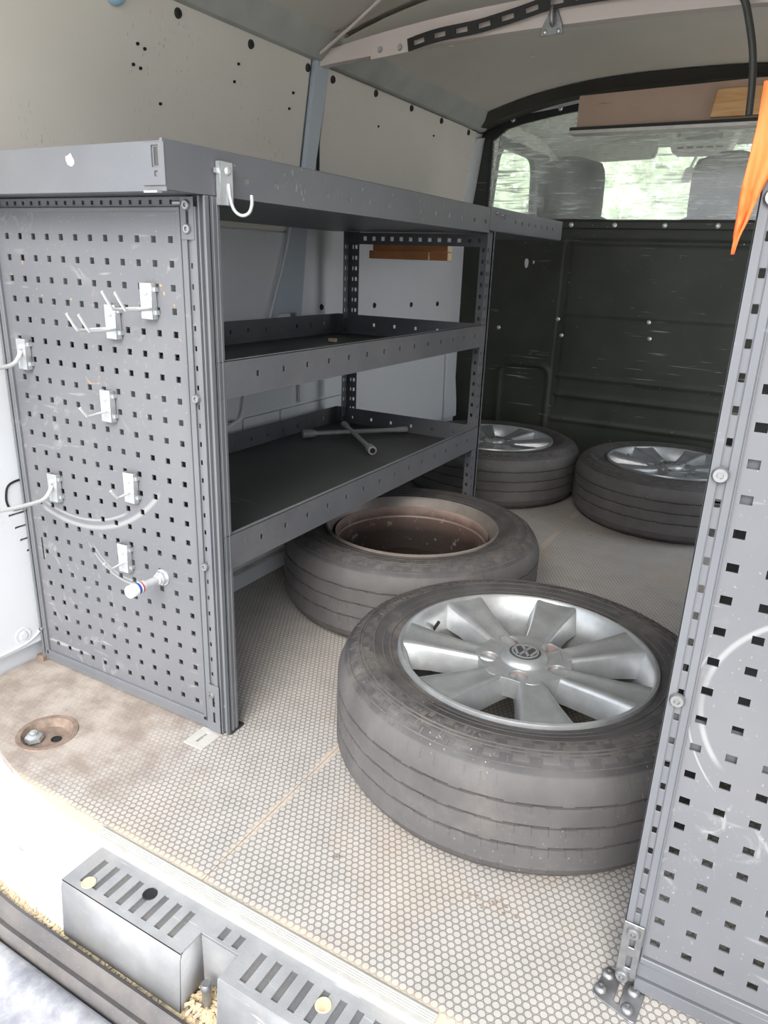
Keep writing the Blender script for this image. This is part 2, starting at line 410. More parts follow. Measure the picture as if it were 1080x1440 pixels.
def mat_pane():
    N = NT('scratched_acrylic')
    N.t.nodes.remove(N.b)
    tr = N.n('ShaderNodeBsdfTransparent'); tr.inputs[0].default_value = (.96, .97, .96, 1)
    df = N.n('ShaderNodeBsdfDiffuse'); df.inputs[0].default_value = (.88, .88, .87, 1)
    tl = N.n('ShaderNodeBsdfTranslucent'); tl.inputs[0].default_value = (.9, .92, .91, 1)
    gl = N.n('ShaderNodeBsdfGlossy'); gl.inputs['Roughness'].default_value = .08
    res = None
    for k, (ang, sc) in enumerate(((.7, 60), (-.6, 70), (1.25, 50), (.08, 80), (-1.0, 60))):
        mp = N.n('ShaderNodeMapping'); mp.inputs['Rotation'].default_value = (0, ang, 0); mp.inputs['Scale'].default_value = (3.5, 1, sc); mp.inputs['Location'].default_value = (k * 7.3, 0, k)
        N.l(N.P, mp.inputs[0]); r = N.ramp(N.noise(1.5, 2, .5, mp.outputs[0]), .60, .70)
        res = r if res is None else N.math('MAXIMUM', res, r)
    blot = N.ramp(N.noise(3.2, 4, .6), .38, .62)
    f = N.math('ADD', N.math('MULTIPLY', N.math('MULTIPLY', res, blot), .85), N.math('ADD', N.math('MULTIPLY', blot, .24), .08), clamp=True)
    a = N.n('ShaderNodeMixShader'); a.inputs[0].default_value = .6; N.l(df.outputs[0], a.inputs[1]); N.l(tl.outputs[0], a.inputs[2])
    b = N.n('ShaderNodeMixShader'); N.l(f, b.inputs[0]); N.l(tr.outputs[0], b.inputs[1]); N.l(a.outputs[0], b.inputs[2])
    c = N.n('ShaderNodeMixShader'); c.inputs[0].default_value = .05; N.l(b.outputs[0], c.inputs[1]); N.l(gl.outputs[0], c.inputs[2])
    N.l(c.outputs[0], N.out.inputs[0]); return N.m
M_pane = mat_pane()
def mat_glass():
    N = NT('clear_glass'); N.t.nodes.remove(N.b)
    tr = N.n('ShaderNodeBsdfTransparent'); tr.inputs[0].default_value = (.96, .98, .97, 1)
    gl = N.n('ShaderNodeBsdfGlossy'); gl.inputs['Roughness'].default_value = .02
    c = N.n('ShaderNodeMixShader'); c.inputs[0].default_value = .06; N.l(tr.outputs[0], c.inputs[1]); N.l(gl.outputs[0], c.inputs[2])
    N.l(c.outputs[0], N.out.inputs[0]); return N.m
M_glass = mat_glass()
def mat_pine():
    N = NT('varnished_pine')
    mp = N.n('ShaderNodeMapping'); mp.inputs['Scale'].default_value = (2, 8, 26); N.l(N.P, mp.inputs[0])
    n = N.noise(2.2, 5, .6, mp.outputs[0], .8)
    c = N.mix(N.ramp(n, .35, .65), rgb(214, 160, 104), rgb(232, 190, 138))
    k = N.ramp(N.noise(16, 1, .3), .74, .78); c = N.mix(k, c, rgb(110, 66, 38))
    N.set(col=c, rough=.5); return N.m
M_pine = mat_pine()
def mat_peg(ox=0, oy=0):
    N = NT('scuffed_pegboard')
    va = N.n('ShaderNodeVectorMath', operation='ADD'); va.inputs[1].default_value = (ox, oy, 0); N.l(N.P, va.inputs[0]); N.P = va.outputs[0]
    c = N.mix(N.ramp(N.noise(4, 5), .35, .7), rgb(102, 103, 108), rgb(112, 112, 116))
    c = N.mix(scratches(N, 1.3, .6), c, rgb(170, 170, 170))
    sm = N.math('MULTIPLY', N.ramp(N.noise(22, 5, .7, None, 1.2), .56, .66), N.ramp(N.noise(5, 2), .5, .62))
    c = N.mix(N.math('MULTIPLY', sm, .4), c, rgb(170, 170, 170))
    sp = N.ramp(N.noise(240, 2, .6), .70, .75); c = N.mix(N.math('MULTIPLY', sp, .5), c, rgb(185, 182, 178))
    # greasy yellow-brown residue in the upper left part of the board
    sep = N.n('ShaderNodeSeparateXYZ'); N.l(N.P, sep.inputs[0])
    zone = N.math('MULTIPLY', N.ramp(sep.outputs[2], .60, .70), N.ramp(sep.outputs[2], .85, .90, True))
    y = N.math('MULTIPLY', N.ramp(N.noise(34, 4, .7, None, 1.0), .665, .69), zone)
    c = N.mix(N.math('MULTIPLY', y, .75), c, rgb(205, 160, 85))
    for cx_, cz_, rr, wd, gate in ((-1.20, .673, .313, .006, (-1.31, -.96, .34, .48)), (-1.20, .675, .300, .003, (-1.30, -1.05, .34, .44)), (-1.06, .40, .135, .003, (-1.19, -1.02, .24, .33)), (-1.06, .395, .122, .002, (-1.19, -1.02, .24, .33)), (.0976, .445, .121, .004, (-.03, .04, .36, .56)), (.12, .44, .155, .0015, (-.04, .04, .33, .50))):
        dx = N.math('SUBTRACT', sep.outputs[0], cx_); dz = N.math('SUBTRACT', sep.outputs[2], cz_)
        d = N.math('ABSOLUTE', N.math('SUBTRACT', N.math('SQRT', N.math('ADD', N.math('MULTIPLY', dx, dx), N.math('MULTIPLY', dz, dz))), rr))
        a = N.ramp(d, wd * .3, wd, True)
        for out, lo, hi in ((0, gate[0], gate[1]), (2, gate[2], gate[3])):
            a = N.math('MULTIPLY', a, N.math('MULTIPLY', N.ramp(sep.outputs[out], lo, lo + .015), N.ramp(sep.outputs[out], hi - .015, hi, True)))
        c = N.mix(N.math('MULTIPLY', a, .40), c, rgb(185, 185, 185))
    N.set(col=c, rough=.42, spec=.5); N.bump(N.noise(800, 2), .08, .0006); return N.m
M_peg = mat_peg(-1.08, 1.48); M_peg2 = mat_peg(.14, 1.3)

# ------------------------------------------------------------------ setting: floor
CX = -0.52
def edge_pts():
    """front edge of the load floor, from the left wall round to the right wall"""
    L = [(-1.385, .90), (-1.385, .80), (-1.34, .735), (-1.26, .682), (-1.14, .638), (-1.05, .614), (-.95, .600), (-.85, .592)]
    R = [(2 * CX - x, y) for x, y in reversed(L)]
    return L + R
EDGE = edge_pts()
fl = MB()
tie = (-1.125, .722); tie2 = (2 * CX - tie[0], tie[1])
outer = [(-1.385, 3.16)] + EDGE + [(2 * CX + 1.385, 3.16)]
fl.prism(outer, [circ(*tie, .050, 28), circ(*tie2, .050, 28)], XY(-.014), 0, .014)
floor = mk('floor', fl, M_floor, smooth=0); props(floor, 'worn anti-slip plywood load floor with hexagon dot pattern', kind='structure')
m = MB()
for t in (tie, tie2): m.lathe([(.0001, -.013), (.038, -.013), (.044, -.004), (.047, .001), (.056, .0015), (.057, .0)], 28, (t[0], t[1], 0))
dish = mk('tie_down_recess', m, M_rust, floor, 'rusty round tie-down dish sunk in the floor', local=True)
m = MB().lathe([(.0, .006), (.008, .006), (.0085, .001), (.016, -.002), (.018, -.010)], 6, (tie[0] - .016, tie[1] - .018, 0))
m.lathe([(.0, .0085), (.0045, .0085), (.0045, .006)], 10, (tie[0] - .016, tie[1] - .018, 0))
mk('bolt', m, M_zinc, floor, 'star-headed bolt in the tie-down dish', local=True)
m = MB().lathe([(.0001, 0), (.009, 0), (.010, .001), (.009, .0015)], 14, (tie[0] + .016, tie[1] + .006, -.0125))
mk('drain_hole', m, M_hole, floor, local=True)
# joint between the two floor sheets
m = MB().box(-.6275, -.6265, .60, 3.15, -.001, .0003)
mk('sheet_joint', m, M_rust, floor, local=True)

# aluminium edge strip
st = MB()
prof = [(.586, -.014), (.586, .0015), (.588, .0035), (.594, .0035)]
for i in range(4):
    y = .5955 + i * .0034; prof += [(y, .0022), (y + .001, .0035), (y + .0024, .0035)]
prof += [(.611, .002), (.613, .0002)]
rows = [[(x, y, z) for y, z in prof] for x in (-.835, -.236)]
st.grid(rows)
edge_strip = mk('trim_1', st, M_alu, smooth=0); props(edge_strip, 'ribbed aluminium edge strip screwed along the floor edge', kind='structure')
sol = edge_strip.modifiers.new('s', 'SOLIDIFY'); sol.thickness = .0012

# ------------------------------------------------------------------ setting: rear sill, seal, gutter, bumper (swept along the door opening)
def smooth_path(P, n=6):
    out = []
    for i in range(len(P) - 1):
        p0 = P[max(i - 1, 0)]; p1 = P[i]; p2 = P[i + 1]; p3 = P[min(i + 2, len(P) - 1)]
        for k in range(n):
            t = k / n
            out.append(tuple(.5 * (2 * p1[a] + (-p0[a] + p2[a]) * t + (2 * p0[a] - 5 * p1[a] + 4 * p2[a] - p3[a]) * t * t + (-p0[a] + 3 * p1[a] - 3 * p2[a] + p3[a]) * t ** 3) for a in range(len(p1))))
    out.append(tuple(P[-1])); return out
SP = smooth_path([(-1.46, .86), (-1.40, .79), (-1.33, .722), (-1.24, .668), (-1.13, .628), (-1.03, .604), (-.93, .592), (-.83, .590), (-.52, .590)], 4)
SP = SP + [(2 * CX - x, y) for x, y in reversed(SP[:-1])]
SP = sorted(SP + [(-.575, .590), (-.5749, .590), (-.505, .590), (-.5051, .590)])
SP = [p for i, p in enumerate(SP) if i == 0 or p[0] > SP[i - 1][0] + 1e-6]
def sweep(prof, sel=None):
    rows = []
    for i, p in enumerate(SP):
        if sel and not sel(p[0]): continue
        a = SP[max(i - 1, 0)]; b = SP[min(i + 1, len(SP) - 1)]
        t = Vector((b[0] - a[0], b[1] - a[1])).normalized(); n = Vector((t.y, -t.x))
        rows.append([(p[0] + n.x * o, p[1] + n.y * o, z) for o, z in prof])
    return MB().grid(rows)
_ps = [(-.02, -.016), (.004, -.016), (.008, -.026), (.062, -.032), (.070, -.042), (.076, -.112), (.098, -.122), (.099, -.16)]
_sm = sweep(_ps, lambda x: x < -.5749); _s2 = sweep(_ps, lambda x: x > -.5051); _s3 = sweep([(-.02, -.016), (.004, -.016), (.008, -.026), (.030, -.028), (.034, -.034), (.036, -.112), (.098, -.122), (.099, -.16)], lambda x: -.5755 < x < -.5045)
_sm.add(_s2.v, _s2.f); _sm.add(_s3.v, _s3.f)
for _x in (-.575, -.505): _sm.add([(_x, .59 - o, z) for o, z in ((.03, -.028), (.066, -.030), (.080, -.112), (.036, -.112))], [(0, 1, 2, 3)])
sill = mk('sill', _sm, plain('dusty_sill_paint', rgb(186, 188, 196), .45, 0, .04, 5, .4, 0, 1, .3, rgb(120, 115, 110), .35, rgb(160, 150, 140)), smooth=50)
props(sill, 'painted metal sill step below the load floor', kind='structure')
m = MB()
for x, y in ((-1.085, .545 + .02), (-.935, .548), (-1.0 + .9, .54), (.06, .57)):
    m.lathe([(.0001, -.0325), (.016, -.0325), (.021, -.0285), (.023, -.0285)], 20, (x, y, 0))
mk('dimple', m, M_body, sill, local=True)
gut = mk('rubber_door_seal', sweep([(.093, -.118), (.094, -.104), (.101, -.099), (.108, -.103), (.110, -.113), (.116, -.117), (.124, -.113), (.129, -.117), (.130, -.150)]), M_seal, smooth=50)
props(gut, 'grey rubber door seal running along below the sill', 'seal')
bump = thing('bumper', 'dusty pale grey rear bumper top across the bottom left corner', 'bumper', (CX, .4, -.45))
mk('bumper_cover', sweep([(.134, -.150), (.135, -.130), (.141, -.126), (.165, -.128), (.172, -.134), (.30, -.150), (.34, -.165), (.36, -.20), (.365, -.45)]), M_bump, bump, smooth=40)
mk('bumper_beam', sweep([(.14, -.155), (.14, -.30), (.34, -.30)]), M_dash, bump)

# loose straw and wood chips in the gutter
def chips(name, spots, n, label, s=.006):
    m = MB()
    for _ in range(n):
        x, y, z = random.choice(spots)
        x += random.gauss(0, .012); y += random.gauss(0, .004); z += random.random() * .005
        a = random.random() * PI; L = s * (.4 + random.random()); w = .0012 + random.random() * .0016
        c, si = math.cos(a), math.sin(a); dz = random.uniform(-.3, .5) * L
        p = [(x + c * L - si * w, y + si * L + c * w, z + dz), (x + c * L + si * w, y + si * L - c * w, z + dz), (x - c * L + si * w, y - si * L - c * w, z), (x - c * L - si * w, y - si * L + c * w, z)]
        m.add(p + [(q[0], q[1], q[2] - .0009) for q in p], [(0, 1, 2, 3), (7, 6, 5, 4), (0, 4, 5, 1), (1, 5, 6, 2), (2, 6, 7, 3), (3, 7, 4, 0)])
    o = mk(name, m, M_straw, smooth=0); return props(o, label, 'debris', kind='stuff')
gspots = []
for i in range(len(SP)):
    p = SP[i]
    if p[0] > 0: continue
    a = SP[max(i - 1, 0)]; b = SP[min(i + 1, len(SP) - 1)]; t = Vector((b[0] - a[0], b[1] - a[1])).normalized()
    gspots.append((p[0] + t.y * .085, p[1] - t.x * .085, -.117))
gl = []
for i in range(len(gspots) - 1):
    for k in range(12):
        u = k / 12; gl.append(tuple(gspots[i][a] * (1 - u) + gspots[i + 1][a] * u for a in range(3)))
chips('straw_debris', [g for g in gl if -1.05 < g[0] < -.2], 1500, 'loose straw and wood chips lying in the gutter behind the bumper', .004)
nspots = [(random.uniform(-.575, -.505), random.uniform(.515, .555), -.112 + random.random() * .01) for _ in range(200)]

# ------------------------------------------------------------------ scuff plate
sc = thing('scuff_plate', 'grey ribbed plastic scuff plate covering the sill, scratched', 'scuff plate', (-.52, .55, -.112))
def slots(x0, x1, y0, y1, pitch=.0255):
    out = []; x = x0 + .012
    while x + .009 < x1: out.append((x, x + .0105, y0, y1)); x += pitch
    return out
top = -.008
FL = MB()
def block(x0, x1, yb, yf, y_s0, y_s1, dips=()):
    m = MB()
    m.perf(x0, x1, yf, yb, slots(x0 + .012, x1 - .004, y_s0, y_s1), .0025, XY(top - .0025))
    FL.box(x0 + .002, x1 - .002, yf + .002, yb - .002, top - .006, top - .0026)
    return m
a = block(-.812, -.572, .586, .512, .524, .571)
# front face of the left block, slanted
a.add([(-.812, .512, top), (-.572, .512, top), (-.572, .512, top - .006), (-.812, .512, top - .006)], [(0, 1, 2, 3)])
mk('ribbed_top', a, M_scuff, sc, smooth=0)
mk('ribbed_top', block(-.572, -.505, .586, .552, .556, .577), M_scuff, sc, smooth=0)
mk('ribbed_top', block(-.505, -.16, .586, .512, .524, .571), M_scuff, sc, smooth=0)
mk('slot_floor', FL, M_slot, sc, 'darker floor of the slots', smooth=0)
def skirt(x0, x1, endL, endR):
    m = MB(); y0 = .512; yl = .503; zb = -.109
    rows = [[(x, y0 + .003, top - .0005), (x, y0, top - .004), (x, y0 - .003, top - .012), (x, yl, zb)] for x in (x0, x1)]
    m.grid(rows)
    for x, e in ((x0, endL), (x1, endR)):
        if e: m.add([(x, y0, top - .003), (x, yl, zb), (x, .56, zb), (x, .56, top - .003)], [(0, 1, 2, 3)])
    o = mk('skirt', m, M_scuff, sc, smooth=50); md = o.modifiers.new('s', 'SOLIDIFY'); md.thickness = .002; return o
mk('notch_wall', MB().box(-.574, -.503, .552, .555, -.109, top - .006), M_scuff, sc, smooth=0)  # grey wall added to darken the notch in place of its shadow
skirt(-.812, -.572, True, True); skirt(-.505, -.16, True, True)
for x, y, op in ((-.772, .528, 0), (-.680, .560, 1), (-.368, .552, 0)):
    m = MB().lathe([(.0001, .0008), (.0075, .0008), (.010, .0016), (.011, .0002)], 20, (x, y, top))
    mk('screw_cover' if not op else 'screw_socket', m, M_straw if not op else M_hole, sc)
chips('wood_chips', nspots, 420, 'pale wood chips piled in the notch of the scuff plate', .005)
m = MB().tube([(-.545, .528, -.112), (-.545, .528, -.070)], .0065, 16); m.lathe([(.0, 0), (.008, 0), (.008, .006), (.006, .009), (.0, .009)], 16, (-.545, .528, -.070))
props(mk('latch_pin', m, M_screw, smooth=40), 'steel latch pin standing in the notch of the scuff plate', 'pin')

# ------------------------------------------------------------------ setting: left wall
def wx(z):   # lean of the wall
    return -1.385 + .055 * max(0, (z - 1.0) / .41) ** 1.3 if z > 1.0 else -1.385
wl = MB()
zs = [-.02, .4, .8, 1.0, 1.1, 1.2, 1.3, 1.40, 1.46]
wl.grid([[(wx(min(z, 1.41)) - .012, y, z) for z in zs] for y in (.45, 3.17)])
wl.grid([[(wx(min(z, 1.41)) - .05, y, z) for z in reversed(zs)] for y in (.45, 3.17)])
wall_left = mk('wall_left', wl, M_body, fix=False, smooth=60); props(wall_left, 'painted inner skin of the left side of the van', kind='structure')
def wpanel(name, y0, y1, z0, z1, mat, label=None, sh=0.0, cut=None, th=.008):
    """a panel following the wall's lean; shear moves the top along y"""
    m = MB(); n = 9; rows_o = []; rows_i = []
    for k in range(n + 1):
        z = z0 + (z1 - z0) * k / n
        d = sh * k / n
        rows_o.append([(wx(z) - .0, y0 + d, z), (wx(z), y1 + d, z)]); rows_i.append([(wx(z) - th, y1 + d, z), (wx(z) - th, y0 + d, z)])
    m.grid([[a[0], a[1], b[0], b[1]] for a, b in zip(rows_o, rows_i)], closed=True)
    m.f += [(0, 1, 2, 3)[::-1], tuple(4 * n + i for i in range(4))]
    return mk(name, m, mat, wall_left, label, smooth=0)
wpanel('wall_panel', .45, 1.895, .955, 1.402, M_wall, 'pale painted plywood panel above the shelf, nearest the doors')
wpanel('wall_panel', 1.985, 3.08, .975, 1.398, M_wall, 'pale painted plywood panel ahead of the pillar')
wpanel('wall_panel', .93, 1.86, .44, .95, M_wall_low)
wpanel('wall_panel', 1.91, 2.20, .44, .97, M_wall_low)
wpanel('wall_panel', 2.215, 3.02, .20, .97, M_wall_low)
wpanel('wall_panel', .93, 1.62, .03, .43, M_wall_low)
wpanel('wall_panel', 1.63, 1.80, .03, .43, M_wall_low)
wpanel('wall_panel', 1.81, 2.205, .03, .43, M_wall_low)
# pillar: upper strip and flared foot
m = MB()
pl = [(1.30, 1.418), (1.99, 1.418)]
poly = [(1.905, 1.405), (1.972, 1.405), (1.94, .98), (1.905, .70), (1.89, .70), (1.875, .722), (1.80, .722), (1.76, .70), (1.775, .767), (1.825, .87), (1.853, .97), (1.895, .98)]
m.prism(poly, [], lambda u, v, w: (wx(v) + .010 - w, u, v), 0, .016)
mk('pillar', m, M_blue_body, wall_left, 'pale blue-grey pressed steel pillar with flared foot', bevel=.003)
m = MB(); m.prism([(1.925, 1.38), (1.94, 1.38), (1.94, 1.0), (1.925, 1.0)], [], lambda u, v, w: (wx(v) + .0105 - w, u, v), 0, .001)
for z in (1.26, 1.22, 1.16, 1.12): m.box(wx(z) + .010, wx(z) + .0115, 1.930, 1.938, z - .006, z + .006)
mk('slot_mark', m, M_char_dark, wall_left)
m = MB().box(wx(1.2) - .002, wx(1.2) + .0005, 1.972, 1.984, .98, 1.395)
mk('gap', m, M_hole, wall_left)
# rounded white bead outlines of the pressed lower panels
def bead(pts, r=.006, mat=M_body, name='pressed_bead', par=wall_left):
    m = MB().tube(smooth_path(pts, 5), r, 8); return mk(name, m, mat, par)
bead([(-1.374, 1.850, .97), (-1.374, 1.822, .887), (-1.374, 1.768, .767), (-1.374, 1.74, .70)], .004)
bead([(-1.376, 1.63, .64), (-1.376, 1.63, .52), (-1.376, 1.615, .45), (-1.376, 1.57, .425), (-1.376, 1.40, .40)], .006)
# white flared trim beside the bulkhead
m = MB().prism([(3.00, .63), (3.06, .63), (3.10, .45), (3.14, .28), (3.15, .20), (3.02, .20)], [], lambda u, v, w: (-1.372 - w, u, v), 0, .012)
mk('corner_trim', m, M_body, wall_left, 'flared white corner trim next to the dark bulkhead', bevel=.003)
# bright metal corner strip ahead of the upper panel
m = MB().prism([(3.075, 1.33), (3.09, 1.375), (3.165, 1.39), (3.165, 1.02), (3.075, 1.02)], [], lambda u, v, w: (wx(v) + .004 - w, u, v), 0, .012)
mk('corner_strip', m, M_body, wall_left, 'bright scratched metal strip beside the window')
# wheel arch box
m = MB().prism([(.96, 0), (.96, .18), (1.06, .29), (1.95, .29), (2.05, .18), (2.05, 0)], [], lambda u, v, w: (-1.385 + w, u, v), 0, .145)
mk('wheel_arch', m, M_wall_low, wall_left, 'boxed wheel arch under the bottom shelf', bevel=.01, seg=3)
m = MB().box(-1.24, -1.225, .96, 2.05, .055, .062); m.box(-1.24, -1.232, .96, 2.05, .12, .13)
mk('ledge', m, M_alu, wall_left)
# dark recessed fixings on the upper and lower panels
def rivet(y, z, r=.011, mat=M_black):
    x = wx(z)
    m = MB().lathe([(.0001, .0015), (r * .45, .0015), (r * .5, .0035), (r * .85, .004), (r, .0005), (r, -.002)], 16, (x, y, z), 'x')
    mk('rivet', m, mat, wall_left, smooth=50)
for y, z in ((1.391, 1.383), (1.64, 1.381), (1.884, 1.381), (2.01, 1.377), (2.255, 1.387), (2.50, 1.387), (2.742, 1.387), (2.997, 1.385)): rivet(y, z)
for y, z in ((2.03, .734), (2.37, .729), (2.66, .723), (2.90, .719), (1.66, .51), (1.77, .51), (1.86, .51)): rivet(y, z, .010)
for y, z in ((1.28, 1.30), (1.30, 1.295), (1.27, 1.26), (1.29, 1.257), (1.60, 1.33), (1.59, 1.29), (1.83, 1.31), (1.82, 1.27), (1.35, 1.20), (2.3, 1.30), (2.7, 1.33)): rivet(y, z, .0035, M_hole)

# rear door pillar part of the left wall, with press-cut slots
def slot_poly(y0, z0, L, h=.006):
    return [(y0, z0), (y0 + L, z0 + .0), (y0 + L, z0 + h), (y0 + .003, z0 + h), (y0, z0 + h * .5)]
m = MB(); cuts = [(.845, .93, .405, .410), (.862, .93, .350, .355), (.872, .93, .320, .325), (.880, .93, .290, .295), (.892, .93, .262, .267)]
m.perf(.60, .925, .045, .95, cuts[1:], .006, lambda u, v, w: (-1.372 - w, u, v))
mk('door_pillar_skin', m, M_body, wall_left, 'white door pillar skin with cut slots, left of the pegboard')
bead([(-1.372, .93, .425), (-1.372, .875, .420), (-1.372, .862, .395), (-1.372, .865, .372), (-1.372, .88, .362), (-1.372, .93, .366)], .0025, M_hole, 'cut_line')
m = MB().lathe([(.0001, .004), (.008, .004), (.010, .0005), (.018, .0015), (.019, 0)], 20, (-1.372, .856, .075), 'x')
mk('blanking_plug', m, M_body, wall_left)
bead([(-1.371, .60, .055), (-1.371, .80, .052), (-1.371, .87, .057), (-1.371, .905, .08), (-1.371, .915, .12)], .0025, M_body)

# ------------------------------------------------------------------ right wall
wr = MB()
def rx(z): return 2 * CX - wx(z)
for yy in ((.45, 2.30), (3.07, 3.17)):
    wr.grid([[(rx(min(z, 1.41)), y, z) for z in zs] for y in yy]); wr.grid([[(rx(min(z, 1.41)) + .04, y, z) for z in reversed(zs)] for y in yy])
wr.add([(rx(z) + o, y, z) for y in (2.30,) for z, o in ((-.02, 0), (1.40, 0), (1.40, .04), (-.02, .04))], [(0, 1, 2, 3)])
wr.box(rx(1.35) - .01, rx(1.35) + .04, 2.02, 3.08, 1.31, 1.46)
wr.box(rx(0) - .01, rx(0) + .05, 2.02, 3.08, -.06, -.014)
wall_right = mk('wall_right', wr, M_wall, fix=False, smooth=60); props(wall_right, 'pale painted right side of the van with its side door opening', kind='structure')
for y0, y1 in ((.6, 1.35), (1.37, 1.98)):
    m = MB().box(rx(0) - .008, rx(0) - .001, y0, y1, .1, .95); mk('wall_panel', m, M_wall, wall_right)

# ------------------------------------------------------------------ ceiling
def cz(x, y=3.1):
    u = (x - CX) / .865; base = 1.415 + .14 * (1 - abs(u) ** 2.6)
    k = max(0, min(1, (y - .4) / 2.6))
    return base if y > 1.9 else base + 0
XS = [-1.385 + 1.73 * i / 28 for i in range(29)]
def ceil(y0, y1, dz=0.0):
    m = MB(); ys = [y0, (y0 + y1) / 2, y1]
    m.grid([[(x, y, cz(x) + dz) for x in XS] for y in ys]); m.grid([[(x, y, cz(x) + dz + .012) for x in reversed(XS)] for y in ys])
    return m
ceiling = mk('ceiling', ceil(.30, 3.17, .012), M_ceil, smooth=60, fix=False); props(ceiling, 'grey ceiling lining of the load bay', kind='structure')
mk('ceiling_panel', ceil(.35, 1.90), M_ceil, ceiling, smooth=60, fix=False)
mk('ceiling_panel', ceil(1.96, 3.08), M_ceil, ceiling, smooth=60, fix=False)
# bead along the panel behind the bow
m = MB().tube(smooth_path([(-1.30, 1.895, 1.415), (-1.20, 1.87, 1.452), (-1.0, 1.82, cz(-1.0) - .001), (-.7, 1.76, cz(-.7) - .001), (-.3, 1.72, cz(-.3) - .001), (.2, 1.75, cz(.2))], 5), .004, 8)
mk('ceiling_bead', m, M_bowc, ceiling)
m = MB()
for x, y in ((-1.1, 2.3), (-.95, 2.6), (-.75, 2.4), (-.55, 2.2), (-.9, 2.15), (-1.15, 2.65)):
    m.lathe([(.0001, 0), (.008, .0), (.010, .003)], 12, (x, y, cz(x) - .003))
mk('lining_clip', m, M_ceil, ceiling)
# cant rails
for sgn, nm in ((-1, 'trim_2'), (1, 'trim_3')):
    f = lambda x: x if sgn < 0 else 2 * CX - x
    m = MB().grid([[(f(-1.336), y, 1.402), (f(-1.315), y, 1.405), (f(-1.285), y, 1.432), (f(-1.262), y, 1.462), (f(-1.262), y, 1.50), (f(-1.34), y, 1.47)] for y in (.30, 3.12)], closed=True)
    o = mk(nm, m, plain('cant_rail_paint', rgb(176, 178, 174), .5) if sgn < 0 else M_ceil, smooth=30); props(o, 'grey steel rail between %s wall and ceiling' % ('left' if sgn < 0 else 'right'), kind='structure')
# roof bow
def bow_z(x, lo=True):
    u = (x - CX) / .80
    return 1.392 + .030 * (1 - u * u) if lo else 1.425 + .062 * max(0, 1 - abs(u) ** 2.2)
bx_ = [-1.325 + 1.61 * i / 30 for i in range(31)]
m = MB().grid([[(x, 1.925, bow_z(x)), (x, 1.925, bow_z(x, False)), (x, 1.965, bow_z(x, False) + .004), (x, 1.975, bow_z(x) + .010), (x, 1.950, bow_z(x) - .001)] for x in bx_], closed=True)
bow = mk('roof_bow', m, M_bowc, smooth=40); props(bow, 'pale painted steel roof bow crossing the ceiling', kind='structure')
m = MB().prism([(-1.155, 1.392), (-1.02, 1.402), (-1.02, 1.438), (-1.155, 1.428)], [], XZ(1.919), 0, .005)
mk('mounting_plate', m, M_bowc, bow, bevel=.001)
for x in (-1.125, -1.065):
    m = MB().lathe([(.0001, -.004), (.006, -.004), (.008, -.001), (.008, 0)], 14, (x, 1.9185, 1.413), 'y'); mk('screw', m, M_zinc, bow, smooth=50)
# hook bracket riveted on the bow
hk = thing('coat_hook', 'small grey steel hook bracket riveted to the roof bow', 'hook', (-.655, 1.92, 1.42))
m = MB().prism([(-.685, 1.400), (-.628, 1.402), (-.632, 1.420), (-.646, 1.452), (-.664, 1.452), (-.681, 1.420)], [], XZ(1.918), 0, .0035); mk('plate', m, M_screw, hk, bevel=.001)
m = MB().tube(smooth_path([(-.655, 1.917, 1.420), (-.655, 1.905, 1.424), (-.655, 1.902, 1.445), (-.655, 1.905, 1.458)], 4), .0045, 8); mk('hook', m, M_screw, hk)
for x in (-.673, -.640): mk('rivet', MB().lathe([(.0001, -.003), (.004, -.0025), (.006, 0)], 12, (x, 1.9175, 1.408), 'y'), M_zinc, hk, smooth=60)
# perforated black strap running along the bow and turning into a cable
sp = smooth_path([(-1.035, 1.905, 1.412), (-.95, 1.90, 1.425), (-.84, 1.90, 1.433), (-.74, 1.90, 1.448), (-.66, 1.90, 1.462), (-.56, 1.90, 1.466), (-.45, 1.90, 1.466), (-.36, 1.90, 1.462), (-.30, 1.90, 1.450)], 8)
strap = thing('perforated_strap', 'black slotted plastic strap running along the roof bow', 'strap', (-1.035, 1.905, 1.412))
L = [0]
for a, b in zip(sp, sp[1:]): L.append(L[-1] + math.dist(a, b))
def at(s):
    s = max(0, min(L[-1], s))
    for i in range(len(L) - 1):
        if s <= L[i + 1] + 1e-9:
            u = (s - L[i]) / (L[i + 1] - L[i]); p = [sp[i][k] * (1 - u) + sp[i + 1][k] * u for k in range(3)]
            d = Vector(sp[i + 1]) - Vector(sp[i]); d.normalize(); return p, d
def strapfn(u, v, w):
    p, d = at(u); n = Vector((-d.z, 0, d.x)); return (p[0] + n.x * v, p[1] + w, p[2] + n.z * v)
hs = []; s_ = .018
while s_ + .02 < L[-1]: hs.append((s_, s_ + .032, -.006, .006)); s_ += .060
extra = [(k * .012, k * .012 + 1e-4, 9, 10) for k in range(int(L[-1] / .012))]
m = MB(); us = sorted({round(x, 5) for h in hs for x in h[:2]} | {round(.012 * k, 5) for k in range(1, int(L[-1] / .012))} | {0, round(L[-1], 5)})
def perf_strap():
    m = MB(); vs = [-.015, -.006, .006, .015]
    for i in range(len(us) - 1):
        a, b = us[i], us[i + 1]; c = (a + b) / 2
        for j in range(3):
            if j == 1 and any(h[0] < c < h[1] for h in hs): continue
            P = [strapfn(a, vs[j], 0), strapfn(b, vs[j], 0), strapfn(b, vs[j + 1], 0), strapfn(a, vs[j + 1], 0)]
            m.add(P, [(0, 1, 2, 3)])
    return m
mk('slotted_band', MB().perf(0, L[-1], -.0145, .0145, hs, .004, strapfn, [.02 * k for k in range(1, int(L[-1] / .02)) if not any(h[0] - .004 < .02 * k < h[1] + .004 for h in hs)] + [(h[0] + h[1]) / 2 for h in hs]), M_black, strap, smooth=0)
